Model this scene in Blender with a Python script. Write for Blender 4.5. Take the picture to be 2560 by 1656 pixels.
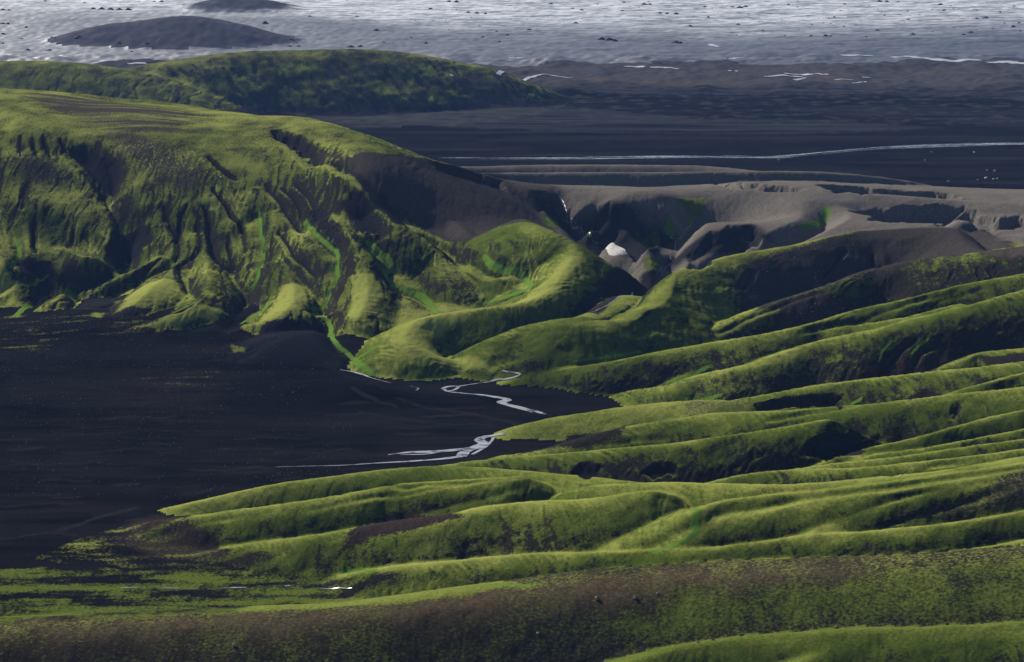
import bpy, math, random
import numpy as np

# ------------------------------------------------------------------ camera, sky, sun, exposure
for o in list(bpy.data.objects):
    bpy.data.objects.remove(o)
scene = bpy.context.scene
COL = scene.collection
H, PITCH, F = 400.0, math.radians(10.3), 2409.0
cam_d = bpy.data.cameras.new("camera")
cam = bpy.data.objects.new("camera", cam_d)
COL.objects.link(cam)
cam.location = (0, 0, H)
cam.rotation_euler = (math.pi / 2 - PITCH, 0, 0)
cam_d.sensor_width = 36.0
cam_d.lens = F / 1024 * 36.0
cam_d.clip_start = 5.0
cam_d.clip_end = 40000.0
scene.camera = cam

SUN_EL, SUN_AZ = math.radians(26.0), math.radians(-32.0)      # azimuth clockwise from +Y
world = bpy.data.worlds.new("World")
scene.world = world
world.use_nodes = True
wn = world.node_tree
sky = wn.nodes.new("ShaderNodeTexSky")
sky.sky_type = 'NISHITA'
sky.sun_disc = False
sky.sun_elevation = SUN_EL
sky.sun_rotation = SUN_AZ
sky.altitude = 1500
sky.air_density = 0.8
sky.dust_density = 0.3
wn.links.new(sky.outputs[0], wn.nodes["Background"].inputs[0])
wn.nodes["Background"].inputs[1].default_value = 0.05

sun_d = bpy.data.lights.new("sun", 'SUN')
sun_d.energy = 5.0
sun_d.angle = math.radians(0.5)
sun_d.color = (1.0, 0.95, 0.86)
sun = bpy.data.objects.new("sun", sun_d)
COL.objects.link(sun)
sun.location = (0, 3000, 2000)
# the lamp shines along its local -Z; it stands beyond the hills, a little to the left
sun.rotation_euler = (-(math.pi / 2 - SUN_EL), 0, -SUN_AZ)

vs = scene.view_settings
vs.view_transform = 'Standard'
vs.look = 'None'
vs.gamma = 1.0
vs.use_curve_mapping = False
vs.exposure = 0.62
scene.cycles.max_bounces = 5
scene.cycles.diffuse_bounces = 2
scene.cycles.glossy_bounces = 2
scene.cycles.transparent_max_bounces = 4
scene.cycles.volume_bounces = 1

# ------------------------------------------------------------------ numeric helpers
f32 = np.float32
def ss(a, b, x):
    t = np.clip((x - a) / (b - a), 0, 1)
    return t * t * (3 - 2 * t)

_rng = np.random.RandomState(7)
_perm = np.tile(_rng.permutation(512), 3).astype(np.int32)
_ga = _rng.rand(512) * 2 * np.pi
_gx, _gy = np.cos(_ga).astype(f32), np.sin(_ga).astype(f32)
def noise(x, y, seed=0):
    """gradient noise, about -0.7 .. 0.7"""
    x = np.asarray(x, f32) + f32(seed * 37.31); y = np.asarray(y, f32) + f32(seed * 17.77)
    xi = np.floor(x).astype(np.int32); yi = np.floor(y).astype(np.int32)
    xf = x - xi; yf = y - yi
    xi &= 511; yi &= 511
    u = xf * xf * xf * (xf * (xf * 6 - 15) + 10); v = yf * yf * yf * (yf * (yf * 6 - 15) + 10)
    def g(ix, iy, dx, dy):
        h = _perm[_perm[ix] + iy] & 511
        return _gx[h] * dx + _gy[h] * dy
    a = g(xi, yi, xf, yf); b = g(xi + 1, yi, xf - 1, yf)
    c = g(xi, yi + 1, xf, yf - 1); d = g(xi + 1, yi + 1, xf - 1, yf - 1)
    a = a + u * (b - a); c = c + u * (d - c)
    return a + v * (c - a)
def fbm(x, y, o=3, seed=0):
    s = 0; amp = 1.0; t = 0
    for k in range(o):
        s = s + amp * noise(x * 2.03 ** k, y * 2.03 ** k, seed + 5 * k); t += amp; amp *= .5
    return s / t

CT, STH = math.cos(PITCH), math.sin(PITCH)
def ray(sx, sy):
    """direction, per metre of forward distance, towards a point of the 2560 x 1656 photograph"""
    u = sx * .4 - 512.0; v = sy * .4 - 331.2
    dy = F * CT - v * STH; dz = -F * STH - v * CT
    return u / dy, dz / dy
def at_z(sx, sy, z):
    tx, tz = ray(sx, sy); Y = (z - H) / tz
    return np.array((tx * Y, Y, z))
def at_y(sx, sy, Y):
    tx, tz = ray(sx, sy)
    return np.array((tx * Y, Y, H + tz * Y))

# ------------------------------------------------------------------ the ground grid: columns fan out, rows get wider with distance
TM = 0.30
NC = 1010
tcol = np.linspace(-TM, TM, NC)
ys = [985.0]
while ys[-1] < 9800:
    y = ys[-1]
    ys.append(y + float(np.interp(y, [985, 2150, 2900, 3150, 3400, 4200, 4350, 4780, 4900, 5400, 6050, 6500, 6600, 7000, 7200, 9800],
                                  [1.6, 1.65, 4.0, 9, 16, 16, 6, 6, 10, 16, 12, 12, 16, 14, 20, 60])))
yrow = np.array(ys); NR = len(ys)
STEP = 2
class Grid:
    def __init__(s, t, y):
        s.t, s.y = t, y
        T, Y = np.meshgrid(t, y)
        s.Y = Y.astype(f32); s.X = (T * Y).astype(f32)
    def sample(s, A, x, y):
        t = x / y
        c = np.clip((t - s.t[0]) / (s.t[1] - s.t[0]), 0, len(s.t) - 1.001)
        r = np.clip(np.interp(y, s.y, np.arange(len(s.y))), 0, len(s.y) - 1.001)
        ci = c.astype(int); ri = r.astype(int); cf = c - ci; rf = r - ri
        return (A[ri, ci] * (1 - cf) + A[ri, ci + 1] * cf) * (1 - rf) + (A[ri + 1, ci] * (1 - cf) + A[ri + 1, ci + 1] * cf) * rf
    def cast(s, A, sx, sy, lift=0.0, y0=1000., y1=9700., yskip=None):
        """first ground point seen at that place of the photograph"""
        tx, tz = ray(sx, sy)
        yy = np.arange(y0 if yskip is None else yskip, y1, 2.0)
        g = s.sample(A, tx * yy, yy) + lift
        d = H + tz * yy - g
        k = np.argmax(d <= 0)
        if d[k] > 0: k = len(yy) - 1
        if k == 0: Y = yy[0]
        else:
            Y = yy[k - 1] + 2.0 * d[k - 1] / (d[k - 1] - d[k])
        return np.array((tx * Y, Y, float(s.sample(A, np.array([tx * Y]), np.array([Y]))[0]) + lift))
full = Grid(tcol, yrow)
half = Grid(tcol[::STEP], yrow[::STEP])

def up1(A, n, axis):
    """Catmull-Rom doubling of a coarse axis back to n samples"""
    A = np.moveaxis(A, axis, 0)
    P = np.concatenate([2 * A[:1] - A[1:2], A, 2 * A[-1:] - A[-2:-1], 3 * A[-1:] - 2 * A[-2:-1]])
    o = np.empty((n,) + A.shape[1:], f32)
    o[0::2] = A[:(n + 1) // 2]
    m = n // 2
    mid = (-P[0:-3] + 9 * P[1:-2] + 9 * P[2:-1] - P[3:]) / 16
    o[1::2] = mid[:m]
    return np.moveaxis(o, 0, axis)

# ------------------------------------------------------------------ broad shape of the hills: a thin plate through known points
def tps(pts, X, Y):
    P = np.array(pts, float); n = len(P)
    xy = P[:, :2] / 1000.0
    def U(d2): return .5 * d2 * np.log(np.maximum(d2, 1e-12))
    d2 = ((xy[:, None] - xy[None]) ** 2).sum(-1)
    K = U(d2) + np.eye(n) * 2e-5
    Q = np.c_[np.ones(n), xy]
    A = np.zeros((n + 3, n + 3)); A[:n, :n] = K; A[:n, n:] = Q; A[n:, :n] = Q.T
    w = np.linalg.solve(A, np.r_[P[:, 2], 0, 0, 0])
    x = (X / 1000.0).astype(f32); y = (Y / 1000.0).astype(f32)
    out = (w[n] + w[n + 1] * x + w[n + 2] * y).astype(f32)
    for k in range(n):
        out += f32(w[k]) * U((x - f32(xy[k, 0])) ** 2 + (y - f32(xy[k, 1])) ** 2)
    return out

pts = []
def Z(sx, sy, z): pts.append(at_z(sx, sy, z))
def YY(sx, sy, y): pts.append(at_y(sx, sy, y))
def W(x, y, z): pts.append(np.array((x, y, z)))
# left hill: foot of the slope
for p in [(-160, 735, 2), (0, 780, 2), (120, 745, 2), (230, 745, 2), (330, 745, 4), (450, 750, 5), (560, 760, 3), (660, 770, 3), (760, 790, 3), (850, 850, 2),
          (1180, 690, 30), (1100, 780, 20), (1230, 740, 26), (1270, 600, 60), (1260, 650, 46), (1310, 700, 42), (1000, 760, 22)]: Z(*p)
def face(sx, sy0, z0, steps):
    """a slope climbed from its foot: each step goes up to a line of sight at a given steepness"""
    p = at_z(sx, sy0, z0)
    for sy, m in steps:
        tx, tz = ray(sx, sy)
        y = (H - p[2] + m * p[1]) / (m - tz)
        p = np.array((tx * y, y, H + tz * y)); pts.append(p)
    for dy, dz in ((110, -16), (260, -75)):
        pts.append(np.array((p[0] * (p[1] + dy) / p[1], p[1] + dy, p[2] + dz)))
for sx, sy0, z0, st in [(-140, 725, 1, [(610, .27), (500, .32), (400, .32), (330, .27), (285, .16), (250, .06), (226, -.03)]),
                        (50, 775, 1, [(640, .27), (500, .32), (400, .32), (330, .27), (285, .16), (250, .06), (223, -.03)]),
                        (180, 745, 2, [(620, .29), (480, .34), (390, .33), (325, .26), (285, .14), (258, .04), (234, -.03)]),
                        (310, 745, 3, [(620, .30), (480, .36), (390, .34), (330, .24), (290, .12), (265, .03), (247, -.03)]),
                        (430, 750, 5, [(640, .26), (500, .35), (420, .34), (360, .25), (310, .14), (280, .04), (259, -.03)]),
                        (550, 760, 3, [(650, .25), (520, .34), (440, .34), (380, .26), (330, .15), (298, .05), (277, -.03)]),
                        (690, 775, 3, [(660, .24), (540, .33), (460, .34), (400, .27), (350, .17), (318, .07), (296, -.02)]),
                        (830, 840, 3, [(720, .20), (620, .27), (530, .33), (460, .34), (400, .26), (350, .14), (320, .04), (308, -.02)]),
                        (935, 640, 50, [(560, .30), (490, .36), (430, .34), (385, .20), (358, .06), (343, -.02)]),
                        (1060, 620, 50, [(560, .26), (500, .30), (450, .30), (420, .20), (397, .0)]),
                        (1150, 640, 42, [(560, .26), (500, .28), (450, .22), (428, .1), (419, .0)])]:
    face(sx, sy0, z0, st)
for x, y, z in [(-800, 3300, 10), (-500, 3300, 0), (-200, 3300, 0), (0, 3250, 0), (-700, 3500, -10), (-300, 3500, -20), (100, 3450, -30), (500, 3450, -40), (900, 3450, -40)]: W(x, y, z)
# the ash hill beside it
for p in [(1200, 880, 3), (1350, 800, 8), (1500, 765, 12), (1600, 700, 18), (1665, 650, 24), (1690, 600, 32), (1720, 560, 42),
          (1700, 515, 62), (1760, 560, 54), (1800, 610, 42), (1500, 510, 62), (1300, 510, 68), (1300, 455, 76), (1450, 470, 72), (1600, 470, 70), (1420, 560, 42), (1560, 600, 34),
          (1900, 560, 56), (2050, 590, 52), (2100, 550, 60), (1850, 480, 68), (2000, 500, 67), (2200, 530, 58), (2400, 545, 58), (2560, 555, 60), (2680, 560, 62)]: Z(*p)
# the plain, and the rising floor under the mossy ridges
for x, y, z in [(-450, 2100, -9), (-200, 2050, -9), (-50, 1900, -9), (-420, 1700, -9), (-200, 1700, -9), (-50, 1700, -9), (20, 1850, -5), (-380, 1400, -9), (-200, 1400, -9), (-60, 1620, -6),
                (-300, 1150, -2), (-150, 1330, -5), (-300, 1330, -6), (-450, 1330, -8), (-100, 1150, 4), (60, 1150, 18), (180, 1150, 29), (300, 1150, 34),
                (60, 1260, 14), (150, 1260, 27), (230, 1260, 40), (330, 1260, 48),
                (0, 1420, 16), (100, 1400, 34), (200, 1390, 48), (320, 1390, 62), (20, 1530, 8), (120, 1520, 24), (220, 1500, 38), (340, 1500, 58),
                (100, 1700, 2), (180, 1690, 14), (300, 1680, 42), (400, 1680, 58), (60, 1980, 2), (180, 1900, 10), (300, 1880, 34), (440, 1880, 68),
                (150, 2130, 6), (250, 2120, 14), (400, 2080, 56), (520, 2080, 72), (300, 2280, 34), (450, 2280, 52), (600, 2300, 62)]: W(x, y, z)
SX, SY = half.X, half.Y
base = np.full(SX.shape, -40, f32)
sel = yrow[::STEP] < 3400
base[sel] = tps(pts, SX[sel], SY[sel])
wgt = ss(3120, 3330, SY)
base = base * (1 - wgt) - 40 * wgt
plain = (0.5 * fbm(SX / 90, SY / 90, 3, 3) + .25).astype(f32)
# the gravel fan below the left hill
fan = 16 * np.exp(-((SX + 330) / 170) ** 2 - ((SY - 2230) / 120) ** 2) + 9 * np.exp(-((SX + 160) / 90) ** 2 - ((SY - 2170) / 70) ** 2)
plain = plain + fan.astype(f32)
base = base + ss(-6, 20, base) * (2.2 * fbm(SX / 110, SY / 110, 3, 11) * ss(3300, 2900, SY))

# the bank of old moraine and the glacier's dirty tongue, far off
far = ss(4650, 5000, SY)
lump = fbm(SX / 150, SY / 210, 4, 21)
lump2 = np.abs(fbm(SX / 80, SY / 120, 3, 29))
mor = far * ss(6150, 5700, SY) * (5 + 26 * np.maximum(lump, -.12) + 8 * (lump2 - .1))
gl = np.maximum(0, SY - 5480.0)
ice = .030 * gl + .021 * np.maximum(0, SY - 6000.0) + ss(5450, 5900, SY) * (9 * fbm(SX / 420, SY / 380, 4, 33) + 3.2 * fbm(SX / 60, SY / 60, 3, 37) - 3)
plain = plain + mor.astype(f32) + np.maximum(ice, 0).astype(f32)
near_far = ss(3100, 3500, SY) * ss(4700, 4300, SY)
plain = plain + near_far * (1.4 * fbm(SX / 130, SY / 170, 3, 41) + np.maximum(0, 5 * fbm(SX / 160, SY / 60, 3, 45)) * ss(3950, 4150, SY))

hgt = np.maximum(plain, base)
label = np.where(base > plain, 1, 0).astype(np.int16)

def smooth_line(P, n=6):
    P = np.asarray(P, float)
    Q = np.concatenate([2 * P[:1] - P[1:2], P, 2 * P[-1:] - P[-2:-1]])
    out = []
    for i in range(1, len(Q) - 2):
        for t in np.linspace(0, 1, n, endpoint=False):
            a, b, c, d = Q[i - 1], Q[i], Q[i + 1], Q[i + 2]
            out.append(.5 * (2 * b + (c - a) * t + (2 * a - 5 * b + 4 * c - d) * t * t + (3 * b - a - 3 * c + d) * t ** 3))
    out.append(P[-1])
    return np.array(out)

def line_dist(X, Y, L, vals=None, steep=None):
    """signed distance to a world polyline (positive on its near, right-hand side) and the values at the nearest point"""
    best = np.full(X.shape, 1e12, f32); side = np.zeros(X.shape, f32)
    V = None if vals is None else np.zeros(X.shape, f32)
    D2 = np.zeros(X.shape, f32)
    for k in range(len(L) - 1):
        ax, ay = L[k, 0], L[k, 1]; dx, dy = L[k + 1, 0] - ax, L[k + 1, 1] - ay
        l2 = dx * dx + dy * dy + 1e-9
        px = X - f32(ax); py = Y - f32(ay)
        t = np.clip((px * f32(dx) + py * f32(dy)) / f32(l2), 0, 1)
        ex = px - t * f32(dx); ey = py - t * f32(dy)
        d2 = ex * ex + ey * ey
        if steep is None:
            m = d2 < best; best[m] = d2[m]
        else:                                   # the stretch of crest whose slope stands highest here
            sc_ = steep * np.sqrt(d2 + 9) - (vals[k] + t * (vals[k + 1] - vals[k]))
            m = sc_ < best; best[m] = sc_[m]; D2[m] = d2[m]
        side[m] = ((py * f32(dx) - px * f32(dy)) / (math.sqrt(l2) * np.sqrt(d2 + 1e-6)))[m]
        if V is not None: V[m] = (vals[k] + t * (vals[k + 1] - vals[k]))[m]
    return np.sqrt(best if steep is None else D2), side, V

def smax(a, b, k):
    t = np.clip(.5 + .5 * (a - b) / k, 0, 1)
    return b * (1 - t) + a * t + k * t * (1 - t)

def rect(G, L, pad):
    """rows and columns of the grid that a world polyline with its surroundings covers"""
    y0, y1 = L[:, 1].min() - pad, L[:, 1].max() + pad
    r0, r1 = np.searchsorted(G.y, y0), np.searchsorted(G.y, y1)
    ta = min(((L[:, 0] - pad) / np.clip(L[:, 1] - pad, 900, None)).min(), ((L[:, 0] - pad) / (L[:, 1] + pad)).min())
    tb = max(((L[:, 0] + pad) / np.clip(L[:, 1] - pad, 900, None)).max(), ((L[:, 0] + pad) / (L[:, 1] + pad)).max())
    c0, c1 = np.searchsorted(G.t, ta), np.searchsorted(G.t, tb)
    return slice(max(r0, 0), min(r1 + 1, len(G.y))), slice(max(c0, 0), min(c1 + 1, len(G.t)))

# wandering of the crest lines
wx = (5.0 * fbm(SX / 70, SY / 70, 2, 51) + 1.6 * noise(SX / 17, SY / 17, 53)).astype(f32)
wy = (7.0 * fbm(SX / 70, SY / 70, 2, 55) + 1.6 * noise(SX / 17, SY / 17, 57)).astype(f32)

ragw = (fbm(SX / 45, SY / 45, 3, 59)).astype(f32)
CREST = {}
def roof(lab, L, r, kn, kf, pad, blend=3.0, warp=1.0, shelf=None, both=False):
    """raise a ridge along the world line L (x, y, z): rounded, or with a flat shelf of that width before its face falls away"""
    global hgt
    L = smooth_line(L, 11)
    for _ in range(30):
        L[1:-1] = .25 * L[:-2] + .5 * L[1:-1] + .25 * L[2:]
    CREST.setdefault(lab, []).append(L)
    R, C = rect(half, L, pad)
    X = SX[R, C] + warp * wx[R, C]; Y = SY[R, C] + warp * wy[R, C]
    d, side, z = line_dist(X, Y, L, L[:, 2], .5 * (kn + kf))
    q = ss(-.6, .6, -side)
    if shelf is None:
        k = kf + (kn - kf) * q
        g = k * (np.sqrt(d * d + r * r) - r)
    else:
        w = shelf * (1 + .7 * ragw[R, C]); s = 4.0 + .60 * shelf
        gn = .10 * (np.sqrt(d * d + 16) - 4) + kn * s * (np.logaddexp(0, (d - w) / s) - np.logaddexp(0, -w / s))
        gf = gn if both else kf * (np.sqrt(d * d + r * r) - r)
        g = gf + (gn - gf) * q
    h = z - g
    sub = hgt[R, C]
    m = h > sub
    label[R, C][m] = lab
    hgt[R, C] = smax(sub, h, blend)

def crest_z(p, z0, z1, e):
    p = np.array(p, float)
    s = np.r_[0, np.cumsum(np.hypot(*np.diff(p, axis=0).T))]; s /= s[-1]
    L = [at_z(a, b, z0 + (z1 - z0) * q ** e) for (a, b), q in zip(p, s)]
    if p[-1, 0] > 2600:                          # the ridge runs on beyond the right edge
        d = (L[-1] - L[-3]) / np.linalg.norm(L[-1] - L[-3]); d[2] *= .4
        L += [L[-1] + d * 60, L[-1] + d * 150]
    if p[0, 0] < 0:
        L = [L[0] - (L[1] - L[0]) * 1.2] + L
    return np.array(L)

def crest_on(p, lifts):
    A = hgt.copy()
    return np.array([half.cast(A, a, b, l) for (a, b), l in zip(p, lifts)])

RIDGES = [
    # R1
    (10, [(1200, 880), (1268, 837), (1341, 808), (1432, 794), (1486, 779), (1577, 746), (1632, 703), (1710, 674), (1773, 655), (1845, 637), (1955, 619), (2027, 605), (2136, 581), (2227, 574), (2318, 570), (2391, 572), (2464, 581), (2540, 612)], 6, 88, 0.45, 15, 0.38, 0.45),
    # R2
    (11, [(1747, 856), (1809, 812), (1900, 772), (1991, 739), (2100, 706), (2173, 677), (2245, 659), (2318, 646), (2391, 637), (2464, 628), (2560, 615), (2680, 600)], 16, 110, 0.8, 12, 0.62, 0.45),
    # R3
    (12, [(1262, 957), (1323, 941), (1395, 926), (1468, 914), (1541, 903), (1614, 888), (1710, 868), (1845, 846), (1936, 832), (2064, 801), (2155, 772), (2245, 754), (2336, 732), (2409, 712), (2482, 699), (2560, 686), (2680, 665)], 2, 108, 1.0, 10, 0.55, 0.45),
    # R4
    (13, [(1722, 937), (1773, 910), (1809, 892), (1882, 870), (1955, 850), (2064, 828), (2155, 812), (2245, 797), (2318, 783), (2400, 760)], 20, 84, 0.9, 8, 0.5, 0.4),
    # R5
    (14, [(1548, 992), (1577, 979), (1632, 970), (1710, 958), (1773, 932), (1864, 915), (1936, 895), (2009, 868), (2064, 852), (2136, 835), (2209, 821), (2282, 801), (2355, 785), (2427, 765), (2560, 728), (2680, 700)], 2, 108, 0.9, 14, 0.62, 0.4),
    # R6
    (15, [(2320, 935), (2427, 899), (2449, 883), (2560, 870), (2680, 860)], 55, 84, 0.9, 7, 0.6, 0.4),
    # R7
    (16, [(1827, 1003), (1918, 988), (2027, 968), (2118, 954), (2209, 943), (2336, 930), (2427, 921), (2560, 906), (2680, 893)], 28, 84, 0.9, 11, 0.6, 0.4),
    # R8a
    (17, [(1261, 1088), (1323, 1063), (1432, 1041), (1541, 1023), (1640, 1010), (1730, 1003), (1800, 1003)], 2, 24, 0.8, 14, 0.32, 0.35),
    # R7b
    (18, [(2369, 988), (2427, 968), (2482, 955), (2560, 932), (2680, 915)], 62, 84, 0.9, 7, 0.6, 0.4),
    # R8
    (19, [(1268, 1141), (1359, 1125), (1468, 1096), (1577, 1068), (1710, 1046), (1809, 1032), (1918, 1030), (2009, 1023), (2118, 1017), (2245, 1005), (2373, 990), (2560, 970), (2680, 957)], 6, 84, 0.8, 14, 0.55, 0.4),
    # R9
    (20, [(1105, 1165), (1177, 1156), (1286, 1143), (1432, 1131), (1577, 1120), (1700, 1108), (1791, 1095), (1955, 1070), (2060, 1050)], 8, 66, 0.9, 9, 0.6, 0.4),
    # R10
    (21, [(2078, 1154), (2118, 1136), (2209, 1114), (2282, 1098), (2391, 1066), (2482, 1041), (2560, 1026), (2680, 1005)], 48, 84, 0.8, 7, 0.6, 0.45),
    # R11
    (22, [(2151, 1150), (2209, 1136), (2355, 1114), (2560, 1074), (2680, 1055)], 52, 83, 0.9, 6, 0.6, 0.45),
    # R12
    (23, [(1998, 1172), (2136, 1154), (2245, 1143), (2391, 1121), (2560, 1100), (2680, 1085)], 48, 82, 0.9, 6, 0.6, 0.45),
    # R13
    (24, [(1791, 1205), (1882, 1183), (2009, 1174), (2173, 1169), (2282, 1158), (2427, 1143), (2560, 1123), (2680, 1107)], 42, 84, 0.9, 7, 0.55, 0.4),
    # R13b
    (25, [(2085, 1207), (2173, 1194), (2318, 1183), (2450, 1163), (2560, 1142)], 60, 83, 0.9, 6, 0.45, 0.4),
    # R14
    (26, [(411, 1278), (473, 1260), (582, 1236), (691, 1212), (860, 1190), (959, 1176), (1086, 1167), (1200, 1171), (1310, 1180), (1432, 1191), (1577, 1206)], 1, 46, 0.8, 12, 0.48, 0.4),
    # R15
    (27, [(1500, 1216), (1600, 1210), (1700, 1208), (1882, 1214), (2027, 1212), (2100, 1206), (2209, 1198), (2318, 1187), (2427, 1172), (2560, 1149), (2680, 1130)], 48, 86, 0.9, 10, 0.42, 0.35),
    # R16
    (28, [(324, 1329), (400, 1303), (509, 1289), (618, 1274), (727, 1260), (860, 1240), (995, 1214), (1068, 1208), (1286, 1194)], 1, 45, 0.8, 12, 0.48, 0.4),
    # R17
    (29, [(527, 1383), (655, 1358), (764, 1347), (860, 1331), (977, 1307), (1159, 1285), (1214, 1271), (1305, 1260), (1395, 1254), (1505, 1250), (1620, 1230)], 2, 58, 0.9, 15, 0.5, 0.35),
    # R18
    (30, [(1755, 1275), (1791, 1256), (1900, 1240), (2027, 1230), (2136, 1218), (2300, 1198), (2560, 1160), (2680, 1140)], 58, 87, 0.9, 6, 0.5, 0.35),
    # R19
    (31, [(1690, 1380), (1736, 1329), (1809, 1296), (1918, 1274), (2027, 1256), (2136, 1241), (2245, 1230), (2391, 1205), (2560, 1180), (2680, 1160)], 44, 87, 0.7, 9, 0.5, 0.4),
    # R20
    (32, [(2009, 1343), (2064, 1321), (2136, 1296), (2209, 1274), (2282, 1258), (2420, 1228), (2560, 1198)], 53, 82, 0.9, 7, 0.5, 0.4),
    # R21
    (33, [(861, 1440), (941, 1425), (1032, 1412), (1177, 1400), (1323, 1387), (1468, 1383), (1710, 1377), (1845, 1363), (1955, 1349), (2064, 1336), (2173, 1329), (2318, 1318), (2450, 1300), (2560, 1280), (2680, 1262)], 6, 79, 0.8, 9, 0.58, 0.4),
    # R22
    (34, [(2340, 1402), (2427, 1380), (2500, 1365), (2560, 1352), (2680, 1335)], 62, 74, 0.9, 6, 0.5, 0.4),
    # R23
    (35, [(-120, 1572), (0, 1560), (145, 1550), (291, 1550), (473, 1538), (650, 1532), (850, 1525), (995, 1510), (1177, 1481), (1323, 1463), (1468, 1445), (1614, 1431), (1710, 1425), (1845, 1416), (2027, 1411), (2245, 1403), (2355, 1398), (2464, 1391), (2560, 1383), (2680, 1374)], 22, 73, 1.2, 26, 0.39, 0.3),
    # R24
    (36, [(1500, 1685), (1580, 1656), (1700, 1621), (1809, 1601), (1918, 1591), (2064, 1583), (2209, 1572), (2318, 1572), (2560, 1561), (2680, 1555)], 34, 62, 0.9, 10, 0.45, 0.35),
    # R25
    (37, [(1960, 1685), (2009, 1656), (2082, 1623), (2209, 1601), (2355, 1594), (2560, 1590), (2680, 1588)], 40, 60, 0.9, 8, 0.45, 0.35),
]

# ------------------------------------------------------------------ far hill, ash crests, noses of the left hill, mossy ridges
def far_crest(p, ys):
    return np.array([at_y(a, b, y) for (a, b), y in zip(p, ys)])
roof(2, far_crest([(-150, 160), (0, 153), (109, 153), (218, 160), (291, 172), (330, 185)], [4500, 4500, 4480, 4480, 4500, 4560]), 60, .34, .4, 520, 4)
roof(3, far_crest([(300, 176), (400, 157), (509, 141), (618, 128), (727, 127), (860, 123), (959, 126), (1068, 141), (1159, 161)],
                  [4600, 4620, 4650, 4680, 4700, 4700, 4700, 4700, 4700]), 70, .48, .45, 560, 4, 2.0)
# dark hills standing in the ice
roof(4, far_crest([(300, 58), (393, 47), (465, 38), (540, 54)], [6290, 6310, 6300, 6270]), 60, .30, .30, 700, 8, 3.0)
roof(5, far_crest([(590, -10), (640, -2)], [7150, 7120]), 50, .27, .27, 500, 8, 3.0)
# low shaly rise between the two rivers, right of the far hill
roof(6, np.array([at_z(1300, 262, 3), at_z(1150, 290, 4), at_z(950, 300, 5), at_z(800, 302, 4)]), 60, .06, .06, 220, 2, 2.0)
# the crests of the ash hill
roof(7, far_crest([(1150, 417), (1214, 416), (1286, 414), (1468, 412), (1614, 413), (1710, 414), (1791, 417), (1880, 427)], [2960, 2985, 3000, 3005, 3005, 3000, 2990, 2960]), 14, .6, .45, 160, 3, .6)
roof(8, far_crest([(1214, 433), (1450, 432), (1710, 431), (1882, 429), (2027, 429), (2136, 436), (2245, 449), (2318, 462), (2373, 476), (2450, 505)], [2880, 2880, 2870, 2865, 2865, 2868, 2875, 2900, 2960, 3090]), 22, .9, .45, 200, 2, .6, shelf=4)
roof(9, far_crest([(1960, 478), (2064, 476), (2173, 485), (2318, 495), (2427, 504), (2560, 508), (2680, 510)], [2700, 2690, 2668, 2650, 2630, 2600, 2580]), 30, .5, .6, 200, 3, .6, shelf=24)
SPURS = [  # line over the left hill, height it stands out, roundness, slope
    ([(196, 420), (242, 468), (271, 500), (279, 560), (268, 630)], [4, 8, 9, 8, 3], 6, .7),
    ([(150, 620), (205, 640), (233, 640), (245, 665)], [6, 12, 13, 6], 9, .7),
    ([(-40, 620), (4, 645), (26, 680), (38, 720), (30, 760)], [16, 18, 17, 12, 4], 14, .6),
    ([(160, 735), (140, 750), (110, 770)], [8, 9, 4], 6, .5),
    ([(399, 640), (346, 672), (294, 692), (215, 742)], [6, 11, 9, 2], 6, .6),
    ([(441, 672), (415, 692), (385, 715), (335, 765)], [12, 19, 20, 8], 18, .5),
    ([(498, 580), (512, 630), (524, 680), (517, 735), (470, 772), (420, 790), (330, 824)], [6, 11, 15, 16, 13, 9, 2], 10, .5),
    ([(575, 580), (600, 630), (618, 665)], [4, 8, 5], 8, .5),
    ([(640, 470), (610, 520), (575, 570)], [3, 6, 4], 8, .5),
    ([(689, 526), (683, 579), (689, 625), (712, 668), (735, 712), (728, 765), (690, 792), (620, 812)], [5, 9, 12, 15, 17, 17, 11, 2], 12, .5),
    ([(740, 572), (785, 620), (805, 660)], [4, 8, 4], 8, .5),
    ([(832, 535), (868, 585), (894, 630), (908, 678), (922, 715), (916, 760), (892, 802), (880, 838)], [5, 10, 14, 18, 20, 20, 16, 6], 13, .55),
    ([(938, 520), (985, 565), (1050, 602), (1105, 647), (1150, 700), (1195, 748)], [8, 13, 19, 20, 16, 5], 18, .5),
    ([(1140, 555), (1180, 595), (1210, 640)], [6, 10, 4], 9, .55),
    ([(1577, 530), (1610, 585), (1625, 640), (1628, 668)], [3, 8, 9, 8], 12, .6),
    ([(1480, 500), (1490, 540), (1470, 570)], [2, 5, 3], 8, .55),
    ([(1650, 505), (1660, 540), (1680, 570)], [2, 6, 5], 8, .55),
    ([(1345, 500), (1370, 545), (1410, 570)], [3, 7, 4], 6, .55),
    ([(600, 905), (680, 850), (760, 830), (830, 850), (880, 900)], [2, 12, 16, 13, 2], 22, .4),
    ([(660, 985), (800, 955), (900, 960), (965, 1012)], [1, 7, 9, 1], 22, .35),
]
for p, l, r, k in SPURS[:-2]:
    l = [v * (.4 if y_ < 560 else (.5 if x_ < 560 and y_ < 640 else .85)) for v, (x_, y_) in zip(l, p)]
    roof(1, crest_on(p, l), r * 1.2, k * 1.1, k * 1.1, 80, 2.5, .5, shelf=r * .75, both=True)
for p, l, r, k in SPURS[-2:]:
    L = crest_on(p, l)
    roof(0, L, r, k, k * .7, 90, 5.0, .5)
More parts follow.
